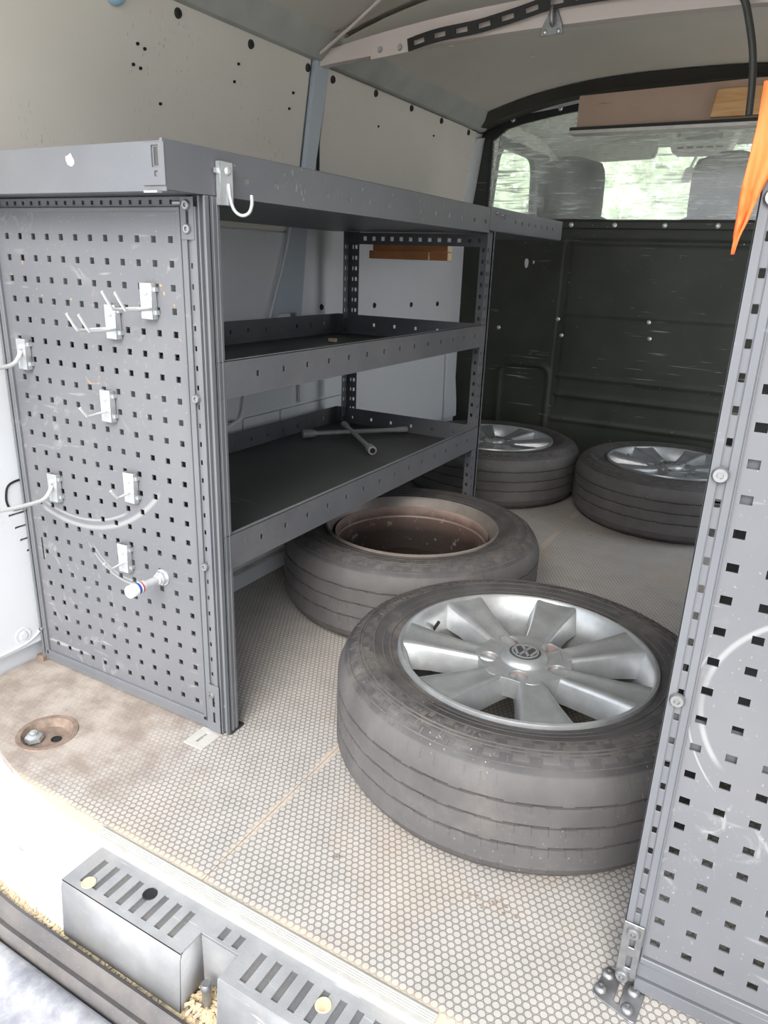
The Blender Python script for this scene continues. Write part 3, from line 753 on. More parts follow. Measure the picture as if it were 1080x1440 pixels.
m = MB().lathe([(.0001, -.006), (.004, -.006), (.006, -.002), (.006, 0)], 12, (-.315, 1.900, 1.452), 'y'); mk('screw', m, M_zinc, strap, smooth=50)
m = MB().tube(smooth_path([(-.33, 1.895, 1.458), (-.28, 1.893, 1.452), (-.245, 1.893, 1.425), (-.225, 1.893, 1.38), (-.207, 1.895, 1.32), (-.198, 1.90, 1.26), (-.194, 1.90, 1.203)], 6), .0075, 10)
cable = mk('cable', m, M_rub_grey, smooth=60); props(cable, 'dark cable curving down from the roof bow strap, end hanging free', 'cable')

# small light blue clip high on the wall
m = MB().lathe([(.0001, .024), (.012, .023), (.020, .016), (.022, .004), (.022, 0)], 18, (wx(1.365), 1.215, 1.372), 'x')
props(mk('wall_clip', m, M_sky_pl, smooth=50), 'light blue plastic cap high on the pale wall, cut by the top of the photo', 'cap')

# ------------------------------------------------------------------ bulkhead
YB = 3.17
bk = MB()
# lower dark panel with pressed swage lines, as a relief grid
def relief(x, z):
    d = 0.0
    for zc, h, dep, xa, xb in ((.985, .010, .006, -1.30, .25), (.355, .010, .006, -.93, .25), (.435, .007, .005, -.93, .25), (.245, .008, .005, -.93, .25), (.70, .007, .003, -.93, .25)):
        if xa < x < xb: d += dep * math.exp(-((z - zc) / h) ** 2)
    dx = abs(x + .925); d -= .007 * math.exp(-(dx / .010) ** 2) * (1 if .30 < z < .99 else 0)
    # rounded rectangular pressing at the left
    cx_, cz_, w, h, r = -1.065, .315, .115, .155, .05
    qx = abs(x - cx_) - (w - r); qz = abs(z - cz_) - (h - r)
    sd = math.hypot(max(qx, 0), max(qz, 0)) + min(max(qx, qz), 0) - r
    d += .009 * math.exp(-(sd / .008) ** 2)
    return d
nx_, nz_ = 200, 150
x0_, x1_ = -1.40, .36
bk.grid([[(x0_ + (x1_ - x0_) * i / nx_, YB - relief(x0_ + (x1_ - x0_) * i / nx_, 1.045 * j / nz_), 1.045 * j / nz_) for j in range(nz_ + 1)] for i in range(nx_ + 1)])
wall_front = mk('wall_front', bk, M_bulk, smooth=80, fix=False); props(wall_front, 'dark painted steel bulkhead at the front of the load bay', kind='structure')
m = MB().box(x0_, x1_, YB + .002, YB + .03, -.02, 1.04); mk('backing', m, M_bulk, wall_front)
# upper part with the window opening
def rounded(pts, r, n=6):
    out = []
    for i, p in enumerate(pts):
        a = Vector(pts[i - 1]); b = Vector(p); c = Vector(pts[(i + 1) % len(pts)])
        u = (a - b).normalized(); v = (c - b).normalized()
        p1 = b + u * r; p2 = b + v * r
        for k in range(n + 1):
            t = k / n; q = p1 * (1 - t) ** 2 + b * 2 * t * (1 - t) + p2 * t * t; out.append((q.x, q.y))
    return out
arcx = [-1.385 + 1.73 * i / 24 for i in range(25)]
outer = [(-1.40, 1.035), (.36, 1.035)] + [(x, cz(x) + .02) for x in reversed(arcx)]
def wtop(x): u = (x - CX) / .78; return 1.49 - .085 * abs(u) ** 2.4
hole = [(-1.293, 1.070), (2 * CX + 1.293, 1.070)] + [(x, wtop(x) - .03 * max(0, abs(x - CX) / .772) ** 40) for x in [CX + .772 - 1.544 * i / 26 for i in range(27)]]
m = MB().prism(outer, [hole], XZ(YB - .006), 0, .02); mk('window_surround', m, M_bulk, wall_front, smooth=0)
hole2 = [(CX + (x - CX) * .995, 1.074 + (z - 1.074) * .985) for x, z in hole]; hole3 = [(CX + (x - CX) * 1.012, 1.058 + (z - 1.058) * 1.062) for x, z in hole]
win = thing('window_1', 'scratched clear acrylic window above the dark bulkhead', None, (CX, YB, 1.05), kind='structure')
m = MB().prism(hole3, [hole2], XZ(YB - .022), 0, .014); mk('window_frame', m, M_black, win, bevel=.003)
m = MB().prism([(p[0], p[1]) for p in hole], [], XZ(YB - .013), 0, .004); mk('pane', m, M_pane, win, 'scratched hazy acrylic pane', smooth=0)
m = MB().box(-1.30, .26, YB - .026, YB - .006, 1.036, 1.062); mk('window_sill', m, M_bulk, win, bevel=.002)
for x in (-1.08, -.915, -.74, -.55, -.36, -.17, 0.0):
    mk('screw', MB().lathe([(.0001, -.003), (.0035, -.003), (.005, -.006), (.009, -.005), (.010, 0)], 14, (x, YB - .026, 1.049), 'y'), M_zinc, win, smooth=60)
for x, z in ((-1.205, 1.448), (-1.01, 1.478), (-.80, 1.497)):
    mk('screw', MB().lathe([(.0001, -.003), (.0035, -.003), (.005, -.006), (.009, -.005), (.010, 0)], 14, (x, YB - .022, z), 'y'), M_zinc, win, smooth=60)
for x, z in ((-.935, .673), (-.912, .607), (-.561, .684), (-.549, .62), (-.20, .69), (-1.2, .62)):
    mk('screw', MB().lathe([(.0001, -.003), (.006, -.003), (.009, 0)], 12, (x, YB - .0045, z), 'y'), M_zinc, wall_front, smooth=60)
m = MB()   # flaked paint chips showing pale metal
for x, z, a, b in ((-1.10, .895, .009, .020), (-1.068, .90, .004, .007)): m.prism([(x + a * math.cos(t * PI / 5) * (1 + .3 * math.sin(t * 7)), z + b * math.sin(t * PI / 5)) for t in range(10)], [], XZ(YB - .0015), 0, .001)
mk('paint_chip', m, M_body, wall_front)
# dark arched roof trim above the bulkhead with a pale line below
m = MB().grid([[(x, 3.02, cz(x) - .004), (x, 3.06, cz(x) - .034), (x, 3.15, cz(x) - .030), (x, 3.15, cz(x) + .01)] for x in XS], closed=True)
props(mk('trim_4', m, plain('dark_roof_trim', rgb(62, 60, 56), .6), smooth=30), 'dark arched trim where ceiling meets bulkhead', kind='structure')
m = MB().grid([[(x, 3.146, cz(x) - .016), (x, 3.146, cz(x) - .016 - .026 * min(1, max(0, (.72 - abs(x - CX)) / .2))), (x, 3.165, cz(x) - .016 - .026 * min(1, max(0, (.72 - abs(x - CX)) / .2))), (x, 3.165, cz(x) - .016)] for x in XS[3:-3]], closed=True)
props(mk('trim_5', m, M_body, smooth=30), 'thin pale edge line under the arched roof trim', kind='structure')

# hanging board shelf below the roof
hb = thing('hanging_board', 'brown hanging board with a steel lower ledge below the roof, in front of the window', 'board', (-.3, 3.0, 1.36))
m = MB().prism([(-.895, 1.378), (.30, 1.378), (.30, 1.497), (-.30, 1.502), (-.895, 1.487)], [], XZ(3.0), 0, .010); mk('board', m, M_brown, hb, bevel=.001)
m = MB().box(-.913, .30, 2.975, 3.045, 1.357, 1.368); m.box(-.913, .30, 3.0, 3.045, 1.368, 1.378)
mk('ledge', m, M_alu, hb)
m = MB().box(-.913, .30, 2.976, 3.0, 1.368, 1.379); mk('dark_groove', m, M_black, hb)
m = MB().prism([(-.428, 1.388), (-.10, 1.388), (.25, 1.388), (.25, 1.470), (-.10, 1.476), (-.415, 1.474)], [], XZ(2.980), 0, .0195)
props(mk('pine_plank', m, M_pine, bevel=.002), 'varnished pine plank lying against the brown hanging board', 'plank')

# ------------------------------------------------------------------ cab
cab = MB()
cab.perf(3.20, 4.55, .5, 1.60, [(3.50, 4.22, .98, 1.44)], .05, lambda u, v, w: (-1.43 - w + .08 * max(0, (v - 1.0)) , u, v))
props(mk('wall_cab_left', cab, M_liner, smooth=0), 'pale inner side of the cab with the side window opening', kind='structure')
cab = MB(); cab.perf(3.20, 4.55, .5, 1.60, [(3.50, 4.22, .98, 1.44)], .05, lambda u, v, w: (2 * CX + 1.43 + w - .08 * max(0, (v - 1.0)), u, v))
props(mk('wall_cab_right', cab, M_liner, smooth=0), 'pale inner side of the cab, far side', kind='structure')
m = MB().grid([[(x, y, 1.60 - .10 * abs((x - CX) / .9) ** 3 - dz) for x in [-1.42 + 1.8 * i / 16 for i in range(17)]] for y, dz in ((3.18, 0), (3.6, -.01), (4.1, 0), (4.42, .05))])
o = mk('ceiling_cab', m, M_liner, smooth=60); props(o, 'pale cab headliner', kind='structure'); md = o.modifiers.new('s', 'SOLIDIFY'); md.thickness = .02; md.offset = 1
# windscreen frame and pane
def ws(u, v, w):   # u=x, v along the slope
    return (u, 4.42 + v * .80 + w * .55, 1.53 - v * .60 + w * .8)
fr = rounded([(-1.36, .04), (.32, .04), (.40, .95), (-1.44, .95)], .08)
m = MB().prism([(-1.46, -.04), (.42, -.04), (.46, 1.05), (-1.50, 1.05)], [fr], ws, 0, .03)
w2 = thing('window_2', 'windscreen seen through the bulkhead window', None, (CX, 4.8, 1.2), kind='structure')
mk('window_frame', m, M_liner, w2, smooth=0); mk('pane', MB().prism(fr, [], ws, .01, .014), M_glass, w2, smooth=0)
m = MB().prism(rounded([(3.49, .97), (4.23, .97), (4.23, 1.45), (3.49, 1.45)], .02), [rounded([(3.52, 1.0), (4.16, 1.0), (4.02, 1.41), (3.52, 1.41)], .09)], lambda u, v, w: (-1.425 + .08 * max(0, v - 1) - w, u, v), 0, .03)
w3 = thing('window_3', 'cab side window seen through the left end of the bulkhead window', None, (-1.43, 3.85, 1.0), kind='structure')
mk('window_frame', m, M_dash, w3); mk('pane', MB().prism(rounded([(3.52, 1.0), (4.16, 1.0), (4.02, 1.41), (3.52, 1.41)], .09), [], lambda u, v, w: (-1.44 + .08 * max(0, v - 1) - w, u, v), 0, .004), M_glass, w3)
m = MB().box(-1.42, .38, 4.45, 5.3, .5, .93); m.box(-1.42, .38, 3.2, 4.5, .30, .34)
props(mk('floor_cab', m, M_dash, bevel=.03, seg=3), 'dark dash top and cab floor', kind='structure')
# seats
def seat(x, label):
    t = thing('cab_seat', label, 'seat', (x, 3.55, .34), group='cab seats')
    def pad(w, d, z0, z1, yc, pw=3.0):
        m = MB(); rows = []
        for k in range(13):
            u = k / 12; z = z0 + (z1 - z0) * u
            s = (1 - abs(2 * u - 1) ** pw) ** (1 / pw) if 0 < u < 1 else .25
            s = max(s, .3); yo = -.10 * (z - .34)
            rows.append([(x + w * s * math.copysign(abs(math.cos(a)) ** .55, math.cos(a)), yc + yo + d * math.copysign(abs(math.sin(a)) ** .7, math.sin(a)), z) for a in [2 * PI * i / 28 for i in range(28)]])
        m.grid(rows, closed=True); m.f += [tuple(range(28))[::-1], tuple(12 * 28 + i for i in range(28))]; return m
    mk('cushion', MB().box(x - .22, x + .22, 3.45, 3.95, .34, .50), M_seat, t, bevel=.04, seg=4)
    mk('backrest', pad(.215, .065, .48, 1.14, 3.62, 5), M_seat, t, smooth=60)
    mk('head_rest', pad(.150, .05, 1.04, 1.345, 3.60, 4.5), M_seat, t, smooth=60)
seat(-1.045, 'grey cloth cab seat behind the left end of the window')
seat(-.385, 'grey cloth cab seat behind the middle of the window, right of the mirror')
# sun visor, roof console, mirror, grab handle
m = MB().prism(rounded([(-1.40, 1.43), (-.86, 1.445), (-.86, 1.575), (-1.34, 1.535)], .04), [], XZ(4.38), 0, .02)
props(mk('sun_visor', m, M_plastic_seat, bevel=.006, seg=2), 'grey fabric sun visor folded up above the windscreen', 'visor')
cs = thing('roof_console', 'pale overhead console with lamp above the windscreen middle', 'console', (-.64, 4.2, 1.45))
m = MB().prism([(-.80, 1.60), (-.79, 1.53), (-.755, 1.445), (-.50, 1.44), (-.465, 1.53), (-.46, 1.60)], [rounded([(-.74, 1.585), (-.53, 1.582), (-.53, 1.50), (-.74, 1.502)], .01)], XZ(4.20), 0, .16); mk('housing', m, M_liner, cs, bevel=.008, seg=2)
m = MB().box(-.74, -.53, 4.23, 4.25, 1.50, 1.585); mk('lamp_lens', m, plain('grey_lens', rgb(150, 155, 150), .2), cs)
m = MB().box(-.725, -.70, 4.222, 4.232, 1.50, 1.585); m.box(-.74, -.53, 4.222, 4.23, 1.538, 1.543); mk('lens_bar', m, M_liner, cs)
m = MB()
for k in range(5): m.box(-.73 + .045 * k, -.70 + .045 * k, 4.194, 4.20, 1.462, 1.470)
mk('button', m, M_seat, cs)
m = MB().prism(rounded([(-.73, 1.33), (-.68, 1.335), (-.665, 1.40), (-.71, 1.405)], .015), [], XZ(4.42), 0, .03); m.tube([(-.69, 4.44, 1.40), (-.66, 4.46, 1.50)], .008, 8)
props(mk('rear_view_mirror', m, M_liner, bevel=.004), 'small interior mirror hanging at the top of the windscreen', 'mirror')
gh = MB().tube(smooth_path([(-1.36, 3.72, 1.46), (-1.32, 3.74, 1.44), (-1.315, 3.80, 1.435), (-1.32, 3.90, 1.44), (-1.36, 3.93, 1.46)], 4), .014, 10)
props(mk('grab_handle', gh, M_liner, smooth=60), 'pale grab handle above the cab side window', 'handle')

# ------------------------------------------------------------------ outside
m = MB().grid([[(x, y, -.60) for y in (-14, -4, 4, 14)] for x in (-14, -4, 4, 14)]); o = mk('ground', m, M_ground, smooth=0, fix=False); props(o, 'pale yard ground outside the van', kind='structure')
def hedge(cx, cy, w, d, h, n, label):
    t = thing('hedge', label, 'hedge', (cx, cy, -.6)); m = MB()
    for _ in range(n):
        a = random.random() * 2 * PI; u = random.random() ** .5; zz = random.random()
        sh = (1 - (abs(zz * 2 - 1)) ** 3) ** .5
        x = cx + math.cos(a) * w * (.75 + .25 * u) * (.6 + .4 * sh); y = cy + math.sin(a) * d * (.75 + .25 * u) * (.6 + .4 * sh); z = -.55 + zz * h
        s = .03 + random.random() * .04; q = Matrix.Rotation(random.random() * 6, 3, Vector((random.gauss(0, 1), random.gauss(0, 1), random.gauss(0, 1))).normalized())
        P = [q @ Vector(v) for v in ((-s, 0, 0), (0, -s * .45, 0), (s, 0, 0), (0, s * .45, .01))]
        m.add([(x + p.x, y + p.y, z + p.z) for p in P], [(0, 1, 2, 3)])
    o = mk('foliage', m, M_leaf, t, smooth=0, fix=False); o['kind'] = 'stuff'
    m = MB()
    core = MB(); rws = []
    for k in range(15):
        u = k / 14; z = -.58 + (h - .15) * u; q_ = (1 - abs(2 * u - 1) ** 3) ** .5 * .35 + .5
        rws.append([(cx + math.cos(a) * w * q_ * (1 + .06 * math.sin(5 * a + k)), cy + math.sin(a) * d * q_ * (1 + .08 * math.sin(7 * a + 2 * k)), z) for a in [2 * PI * i / 36 for i in range(36)]])
    core.grid(rws, closed=True); mk('inner_growth', core, M_leaf_in, t, smooth=80)
    for k in range(5):
        x = cx + (k - 2) * w * .35; m.tube([(x, cy, -.6), (x + .1, cy, h * .3), (x - .05, cy + .1, h * .75)], .03, 6, rs=[.05, .03, .01])
    mk('stem', m, M_rust, t)
hedge(-3.6, 11, 3.2, 1.2, 3.6, 16000, 'pale green hedge in front of the van, seen through the windscreen')
hedge(2.6, 11.5, 2.4, 1.2, 3.2, 6000, 'pale green hedge further right in front of the van')

# ------------------------------------------------------------------ screw helper
def screw_mb(x, y, z, r=.0075, axis='y', s=-1):
    return MB().lathe([(.0001, s * .002), (r * .38, s * .002), (r * .42, s * .0045), (r * .8, s * .0045), (r, s * .002), (r, s * -.001)], 14, (x, y, z), axis)
def post_mb(x0, x1, y, z0, z1, facing_y=True, pitch=.032, hw=(.006, .011)):
    pass

# ------------------------------------------------------------------ LEFT SHELF UNIT
XA = -.825; YN = .905; YF = 2.07; XW = -1.345
su = thing('shelf_unit', 'charcoal steel shelving unit with three trays along the left wall', 'shelving', (-1.08, 1.48, 0))
def holes_1d(a, b, pitch, h): 
    out = []; x = a
    while x + h < b: out.append((x, x + h)); x += pitch
    return out
def lpost(xc, yc, sx, sy, z0=.0, z1=.966, w=.036, par=None, mat=M_char_dark):
    """L-section upright; corner at xc,yc; flanges run sx / sy"""
    m = MB(); vh = holes_1d(z0 + .02, z1 - .01, .032, .011)
    r = [(w * .32, w * .44, a, b) for a, b in vh] + [(w * .60, w * .82, a, b) for a, b in vh]
    m.perf(0, w, z0, z1, r, .002, lambda u, v, t: (xc - sx * 0 + (-t if sx < 0 else t) * 1.0, yc + sy * u, v))
    m.perf(0, w, z0, z1, r, .002, lambda u, v, t: (xc + sx * u, yc + (t if sy > 0 else -t), v))
    return mk('post', m, mat, par or su, smooth=0)
m = MB(); m.box(XA - .003, XA, YN, YN + .024, .004, .966); m.box(XA - .036, XA, YN, YN + .003, .004, .966); m.box(XA, XA + .0015, YN + .006, YN + .010, .004, .966); m.box(XA, XA + .0015, YN + .016, YN + .019, .004, .966); mk('post', m, M_char, su, bevel=.0006, smooth=0)
lpost(XA, YF, -1, -1); lpost(XW + .04, YN + .0, 1, 1); lpost(XW + .04, YF, 1, -1)
for (x, y) in ((XA - .018, YN + .018), (XA - .018, YF - .018), (XW + .058, YF - .018)):
    mk('foot', MB().box(x - .02, x + .02, y - .02, y + .02, 0, .006), M_black, su, bevel=.001)
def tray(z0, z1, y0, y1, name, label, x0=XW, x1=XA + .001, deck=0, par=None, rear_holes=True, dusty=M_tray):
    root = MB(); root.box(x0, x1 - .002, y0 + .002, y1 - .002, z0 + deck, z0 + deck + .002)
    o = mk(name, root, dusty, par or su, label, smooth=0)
    zc = z0 + (z1 - z0) * .55
    hl = [(a, b, zc - .005, zc + .005) for a, b in holes_1d(y0 + .10, y1 - .04, .075, .008)]
    mk('front_lip', MB().perf(y0, y1, z0, z1, hl, .002, lambda u, v, w: (x1 - w, u, v)), M_char_dark, o, smooth=0)
    mk('back_lip', MB().perf(y0, y1, z0, z1, hl, .002, lambda u, v, w: (x0 + w, u, v)), M_char_dark, o, smooth=0)
    mk('end_lip', MB().perf(x0 + .003, x1 - .003, z0, z1, [(a, b, zc - .005, zc + .005) for a, b in holes_1d(x0 + .06, x1 - .03, .075, .008)], .002, XZ(y1 - .002)), M_char_dark, o, smooth=0)
    mk('end_lip', MB().box(x0 + .003, x1 - .003, y0, y0 + .002, z0, z1), M_char_dark, o, smooth=0)
    m = MB().box(x1 - .008, x1, y0 + .001, y1 - .001, z1 - .0015, z1 + .0005); mk('rolled_edge', m, M_char, o)
    return o
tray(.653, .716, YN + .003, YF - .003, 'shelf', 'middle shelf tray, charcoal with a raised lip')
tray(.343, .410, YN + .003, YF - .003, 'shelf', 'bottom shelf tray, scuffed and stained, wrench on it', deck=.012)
# top shelf: upside-up tray whose rear end overhangs the pegboard
top_ = MB().box(XW - .02, XA - .002, .822, YF, .967, .969)
tp = mk('shelf', top_, M_char_dark, su, 'top shelf tray with a tall lip, its rear end overhanging the pegboard', smooth=0)
h1 = [(a, b, .990, .999) for a, b in holes_1d(.99, 2.03, .078, .010)] + [(a, b, 1.013, 1.018) for a, b in holes_1d(.965, 2.0, .129, .006)]
mk('front_lip', MB().perf(.822, YF - .032, .967, 1.031, h1, .002, lambda u, v, w: (XA - w, u, v)), M_char, tp, smooth=0)
mk('rolled_edge', MB().tube([(XA - .004, .818, 1.030), (XA - .004, YF - .032, 1.030)], .0032, 8), M_char, tp)
mk('end_lip', MB().perf(-1.395, XA, .965, 1.030, [(-.846, -.838, .998, 1.022)], .002, XZ(.820)), M_char, tp, smooth=0)
mk('corner_plate', MB().perf(-.868, XA + .0005, .972, 1.028, [(-.849, -.835, .996, 1.024), (-.845, -.838, .984, .991)], .0018, XZ(.8178)), M_char, tp, bevel=.0006, smooth=0)
mk('back_lip', MB().box(XW - .02, XW - .018, .822, YF, .967, 1.030), M_char_dark, tp)
mk('lip_underside', MB().box(-1.395, XA - .002, .822, .845, .965, .967), M_char, tp)
mk('weld_tab', MB().box(-.862, -.836, .812, .822, .9625, .965), M_zinc, tp)
m = MB().add([(-1.02, .8185, 1.015), (-1.006, .8185, 1.023), (-1.003, .8185, 1.010), (-1.012, .8185, 1.002)], [(0, 1, 2, 3)])
pc = MB().prism([(-1.022 + .009 * math.cos(t * PI / 5) * (1 + .25 * math.sin(t * 5)), 1.010 + .0085 * math.sin(t * PI / 5) * (1 + .2 * math.cos(t * 3))) for t in range(10)], [], XZ(.8192), 0, .0008)
mk('paint_splash', pc, M_white_pl, tp)
# perforated cross angles
def cross(y, z0, z1, x0=XW + .04, x1=XA - .004, name='cross_angle'):
    mk(name, MB().perf(x0, x1, z0, z1, [(a, b, (z0 + z1) / 2 - .006, (z0 + z1) / 2 + .006) for a, b in holes_1d(x0 + .02, x1 - .02, .032, .012)], .002, XZ(y)), M_char_dark, su, smooth=0)
cross(YF - .004, .930, .964)


# outer edge profile of the near upright
m = MB().box(XA - .014, XA - .011, YN - .010, YN, .004, .966); m.box(XA - .003, XA + .001, YN - .010, YN - .001, .004, .966); m.box(XA - .014, XA, YN - .003, YN - .0005, .004, .966)
mk('upright_channel', m, M_char, su, bevel=.0006, smooth=0)

# pegboard end panel (moves with the unit)
rects = []
cols = [-1.311 + .0373 * k for k in range(12)]; rowsz = [.902 - .03683 * k for k in range(24)]
for c in cols:
    for z in rowsz: rects.append((c - .0052, c + .0052, z - .0052, z + .0052))
YP = .897
pegm = MB().perf(-1.342, -.876, .030, .944, rects, .0025, XZ(YP))
pg = mk('pegboard', pegm, M_peg, su, 'grey perforated tool board closing the rear end of the shelving', smooth=0)
m = MB().box(-1.3245, -1.3210, YP - .0006, YP, .255, .305); mk('slot', m, M_hole, pg)
# folded border of the board
m = MB(); m.box(-1.347, -1.341, YP - .006, YP + .004, .022, .950); m.box(-.880, -.874, YP - .006, YP + .002, .022, .950)
m.box(-1.347, -.874, YP - .006, YP + .002, .020, .031); m.box(-1.347, -.874, YP - .004, YP + .002, .943, .950)
mk('folded_border', m, M_char, pg, bevel=.0012, smooth=0)
# bottom rail and top rail with slots
m = MB().box(-1.372, -.845, YP - .003, YP + .006, .004, .019); mk('bottom_rail', m, M_char, su, bevel=.001)
m = MB().perf(-1.372, -.868, .951, .9645, [(a, b, .954, .9605) for a, b in holes_1d(-1.35, -.87, .0225, .007)], .002, XZ(YP + .002)); mk('top_rail', m, M_char, su, smooth=0)
mk('top_rail_backing', MB().box(-1.372, -.868, YP + .006, YP + .007, .950, .966), M_char_dark, su)
# slotted side rails of the board
for (xa, xb) in ((-.873, -.842), (-1.366, -1.350)):
    w = xb - xa
    vh = holes_1d(.06, .90, .032, .008)
    m = MB(); m.box(xa, xa + w * .36, YP - .004, YP - .001, .004, .950); m.box(xb - w * .32, xb, YP - .004, YP - .001, .004, .950)
    m.perf(xa, xb, .004, .950, [(xa + w * .42, xa + w * .62, a, b) for a, b in vh], .0015, XZ(YP))
    mk('slotted_rail', m, M_char, su, bevel=.0004, smooth=0)
for x, z in ((-.858, .952), (-.858, .918), (-.857, .655), (-.857, .352), (-.857, .085), (-1.358, .66), (-1.358, .365), (-1.358, .080)):
    mk('screw', screw_mb(x, YP - .005, z, .0078 if x > -1 else .006), M_screw, su, smooth=50)
# corner bracket top right
m = MB().perf(-.872, -.845, .902, .964, [(-.861, -.855, .926, .944)], .002, XZ(YP - .0055)); mk('corner_bracket', m, M_char, su, bevel=.0006, smooth=0)
mk('bracket_bolt', MB().tube([(-.886, YP - .004, .955), (-.870, YP - .004, .955)], .0035, 6), M_screw, su)
# lower foot bracket with a floor flange
m = MB().perf(-.866, -.838, .004, .108, [(-.855, -.849, .060, .082), (-.855, -.849, .025, .048)], .002, XZ(YP - .0065)); mk('foot_bracket', m, M_char, su, bevel=.0006, smooth=0)
m = MB().prism([(-.885, .838), (-.838, .838), (-.838, .895), (-.885, .895)], [[(-.866, .852), (-.861, .852), (-.861, .882), (-.866, .882)]], XY(.0), 0, .0025)
mk('floor_flange', m, M_alu, su, 'flat steel floor flange at the foot of the near upright', bevel=.0008, smooth=0)
m = MB().prism([(-1.378, .885), (-1.356, .885), (-1.356, .897), (-1.378, .897)], [], XY(0), 0, .012); mk('foot_bracket', m, M_rust, su)

# ------------------------------------------------------------------ extension unit towards the bulkhead
ex = thing('shelf_extension', 'short worn charcoal shelf rail joined to the far end of the shelving', 'shelving', (-1.08, 2.42, .97))
h2 = [(a, b, 1.001, 1.011) for a, b in holes_1d(2.24, 2.68, .062, .008)]
mk('front_lip', MB().perf(YF - .028, 2.725, .975, 1.036, h2, .002, lambda u, v, w: (XA - w, u, v)), M_char, ex, 'scratched shelf lip with bare metal patches', smooth=0)
mk('shelf', MB().box(XW, XA - .003, YF + .001, 2.725, .973, .976), M_char_dark, ex)
mk('back_lip', MB().box(XW - .002, XW, YF, 2.725, .973, 1.034), M_char_dark, ex)
mk('end_lip', MB().box(XW, XA - .002, 2.722, 2.724, .976, 1.034), M_char_dark, ex)
lpost(XA + .0, 2.075 + .001, -1, 1, 0, .972, par=ex, w=.012)
for y, z in ((2.085, 1.022), (2.13, 1.018), (2.155, 1.016)):
    mk('screw', screw_mb(XA, y, z, .005, 'x', 1), M_screw, ex)
# three pine battens tucked under the far end
for i, (x0, x1, y0, y1, z0, z1, lab) in enumerate((
        (-1.235, -.975, 2.095, 2.125, .914, .938, 'reddish pine batten, upper one of the stack under the top shelf'),
        (-1.245, -.972, 2.090, 2.12, .889, .913, 'reddish pine batten, lower far one under the top shelf'),
        (-1.215, -1.030, 2.0755, 2.0885, .889, .913, 'short pine batten in front of the other two under the top shelf'))):
    b = mk('wood_batten', MB().box(x0, x1 - .001, y0, y1, z0, z1), M_wood, bevel=.001); props(b, lab, 'batten', 'pine battens under the top shelf')
    mk('cut_end', MB().box(x1 - .001, x1, y0 + .001, y1 - .001, z0 + .001, z1 - .001), M_wood_end, b, 'pale sawn end')

# ------------------------------------------------------------------ things on the shelves
M_wr = plain('worn_tool_steel', rgb(168, 166, 166), .4, .35, .12, 50)
def wrench():
    t = thing('wheel_brace', 'steel four-way wheel brace lying on the bottom shelf', 'wrench', (-1.13, 1.86, .3575))
    z = .362
    A = [(-1.275, 1.775), (-1.05, 2.02)]; 
    def arm(p, q, za, zb, ra, rb, name):
        m = MB(); P = Vector((p[0], p[1], za)); Q = Vector((q[0], q[1], zb)); d = (Q - P).normalized()
        m.tube([P + d * .02, Q - d * .02], .0075, 12)
        for e, s, r in ((P, 1, ra), (Q, -1, rb)):
            a = e; b = e + d * s * .030; c = e + d * s * .045
            m.tube([e, b, c], r, 14, True, [r, r, .0078])
            m.tube([e - d * s * .0005, e + d * s * .002], r * .62, 6)
        return mk(name, m, M_wr, t, smooth=40)
    arm((-1.285, 1.785), (-1.060, 2.045), .3715, .3715, .0140, .0095, 'cross_bar')
    arm((-1.255, 1.975), (-1.008, 1.738), .3735, .3715, .0115, .0130, 'cross_bar')
    mk('socket_mouth', MB().tube([(-1.007, 1.737, .3715), (-1.0055, 1.7355, .3715)], .0085, 6), M_hole, t)
wrench()
m = MB().box(-1.205, -1.180, 1.80, 1.812, .6552, .6652); props(mk('wood_chip', m, M_wood_end, bevel=.001), 'small pale wood offcut lying on the middle shelf', 'offcut')

# ------------------------------------------------------------------ hooks
def hook_root(x, z, label, y=YP, rot=0, grp='zinc hooks on the pegboard', xx=None):
    t = thing('tool_hook', label, 'hook', (x, y, z), rot, grp)
    m = MB()   # U channel plate, front face at y=-.011
    m.box(-.0135, .0135, -.0125, -.0108, -.029, .029); m.box(.0118, .0135, -.0125, -.001, -.029, .029); m.box(-.0135, -.0118, -.0125, -.001, -.029, .029)
    mk('plate', m, M_zinc, t, bevel=.0008, local=True)
    for z_ in (.0184, -.0184): mk('lug', MB().box(.0136, .0175, -.008, -.0002, z_ - .003, z_ + .004), M_zinc, t, local=True)
    mk('screw', MB().lathe([(.0001, -.0165), (.003, -.0165), (.0045, -.0155), (.0052, -.0125)], 12, (0, 0, .014), 'y'), M_zinc_w, t, smooth=60, local=True)
    return t
def prong(t, pts, r=.0026):
    mk('prong', MB().tube(smooth_path(pts, 4), r, 8), M_zinc_w, t, smooth=70, local=True)
def dbl(x, z, label):
    t = hook_root(x, z, label)
    for s in (-.006, .018):
        sx_ = -.016 if s < 0 else .013
        prong(t, [(0, -.012, -.012), (sx_, -.020, -.012), (sx_, -.062, -.012), (sx_, -.070, -.009), (sx_ - .0, -.086, .016)])
def single(x, z, label, L=.034, r=.0026, tip=.020, k=.6):
    t = hook_root(x, z, label); prong(t, [(0, -.012, -.008), (0, -.020, -.010), (0, -L, -.012), (0, -L - .005, -.010), (0, -L - .005 - tip * k, -.010 + tip * .75)], r)
dbl(-.951, .806, 'zinc double-prong hook, topmost hook on the left pegboard')
dbl(-1.040, .767, 'zinc double-prong hook just below left of the topmost one on the left pegboard')
single(-1.072, .617, 'small zinc single-prong hook alone in the middle of the left pegboard', .050)
single(-1.030, .470, 'small zinc single-prong hook lower right of centre, level with the large lower hook', .036)
single(-1.063, .322, 'small zinc single-prong hook nearest above the white hose coupling', .040)
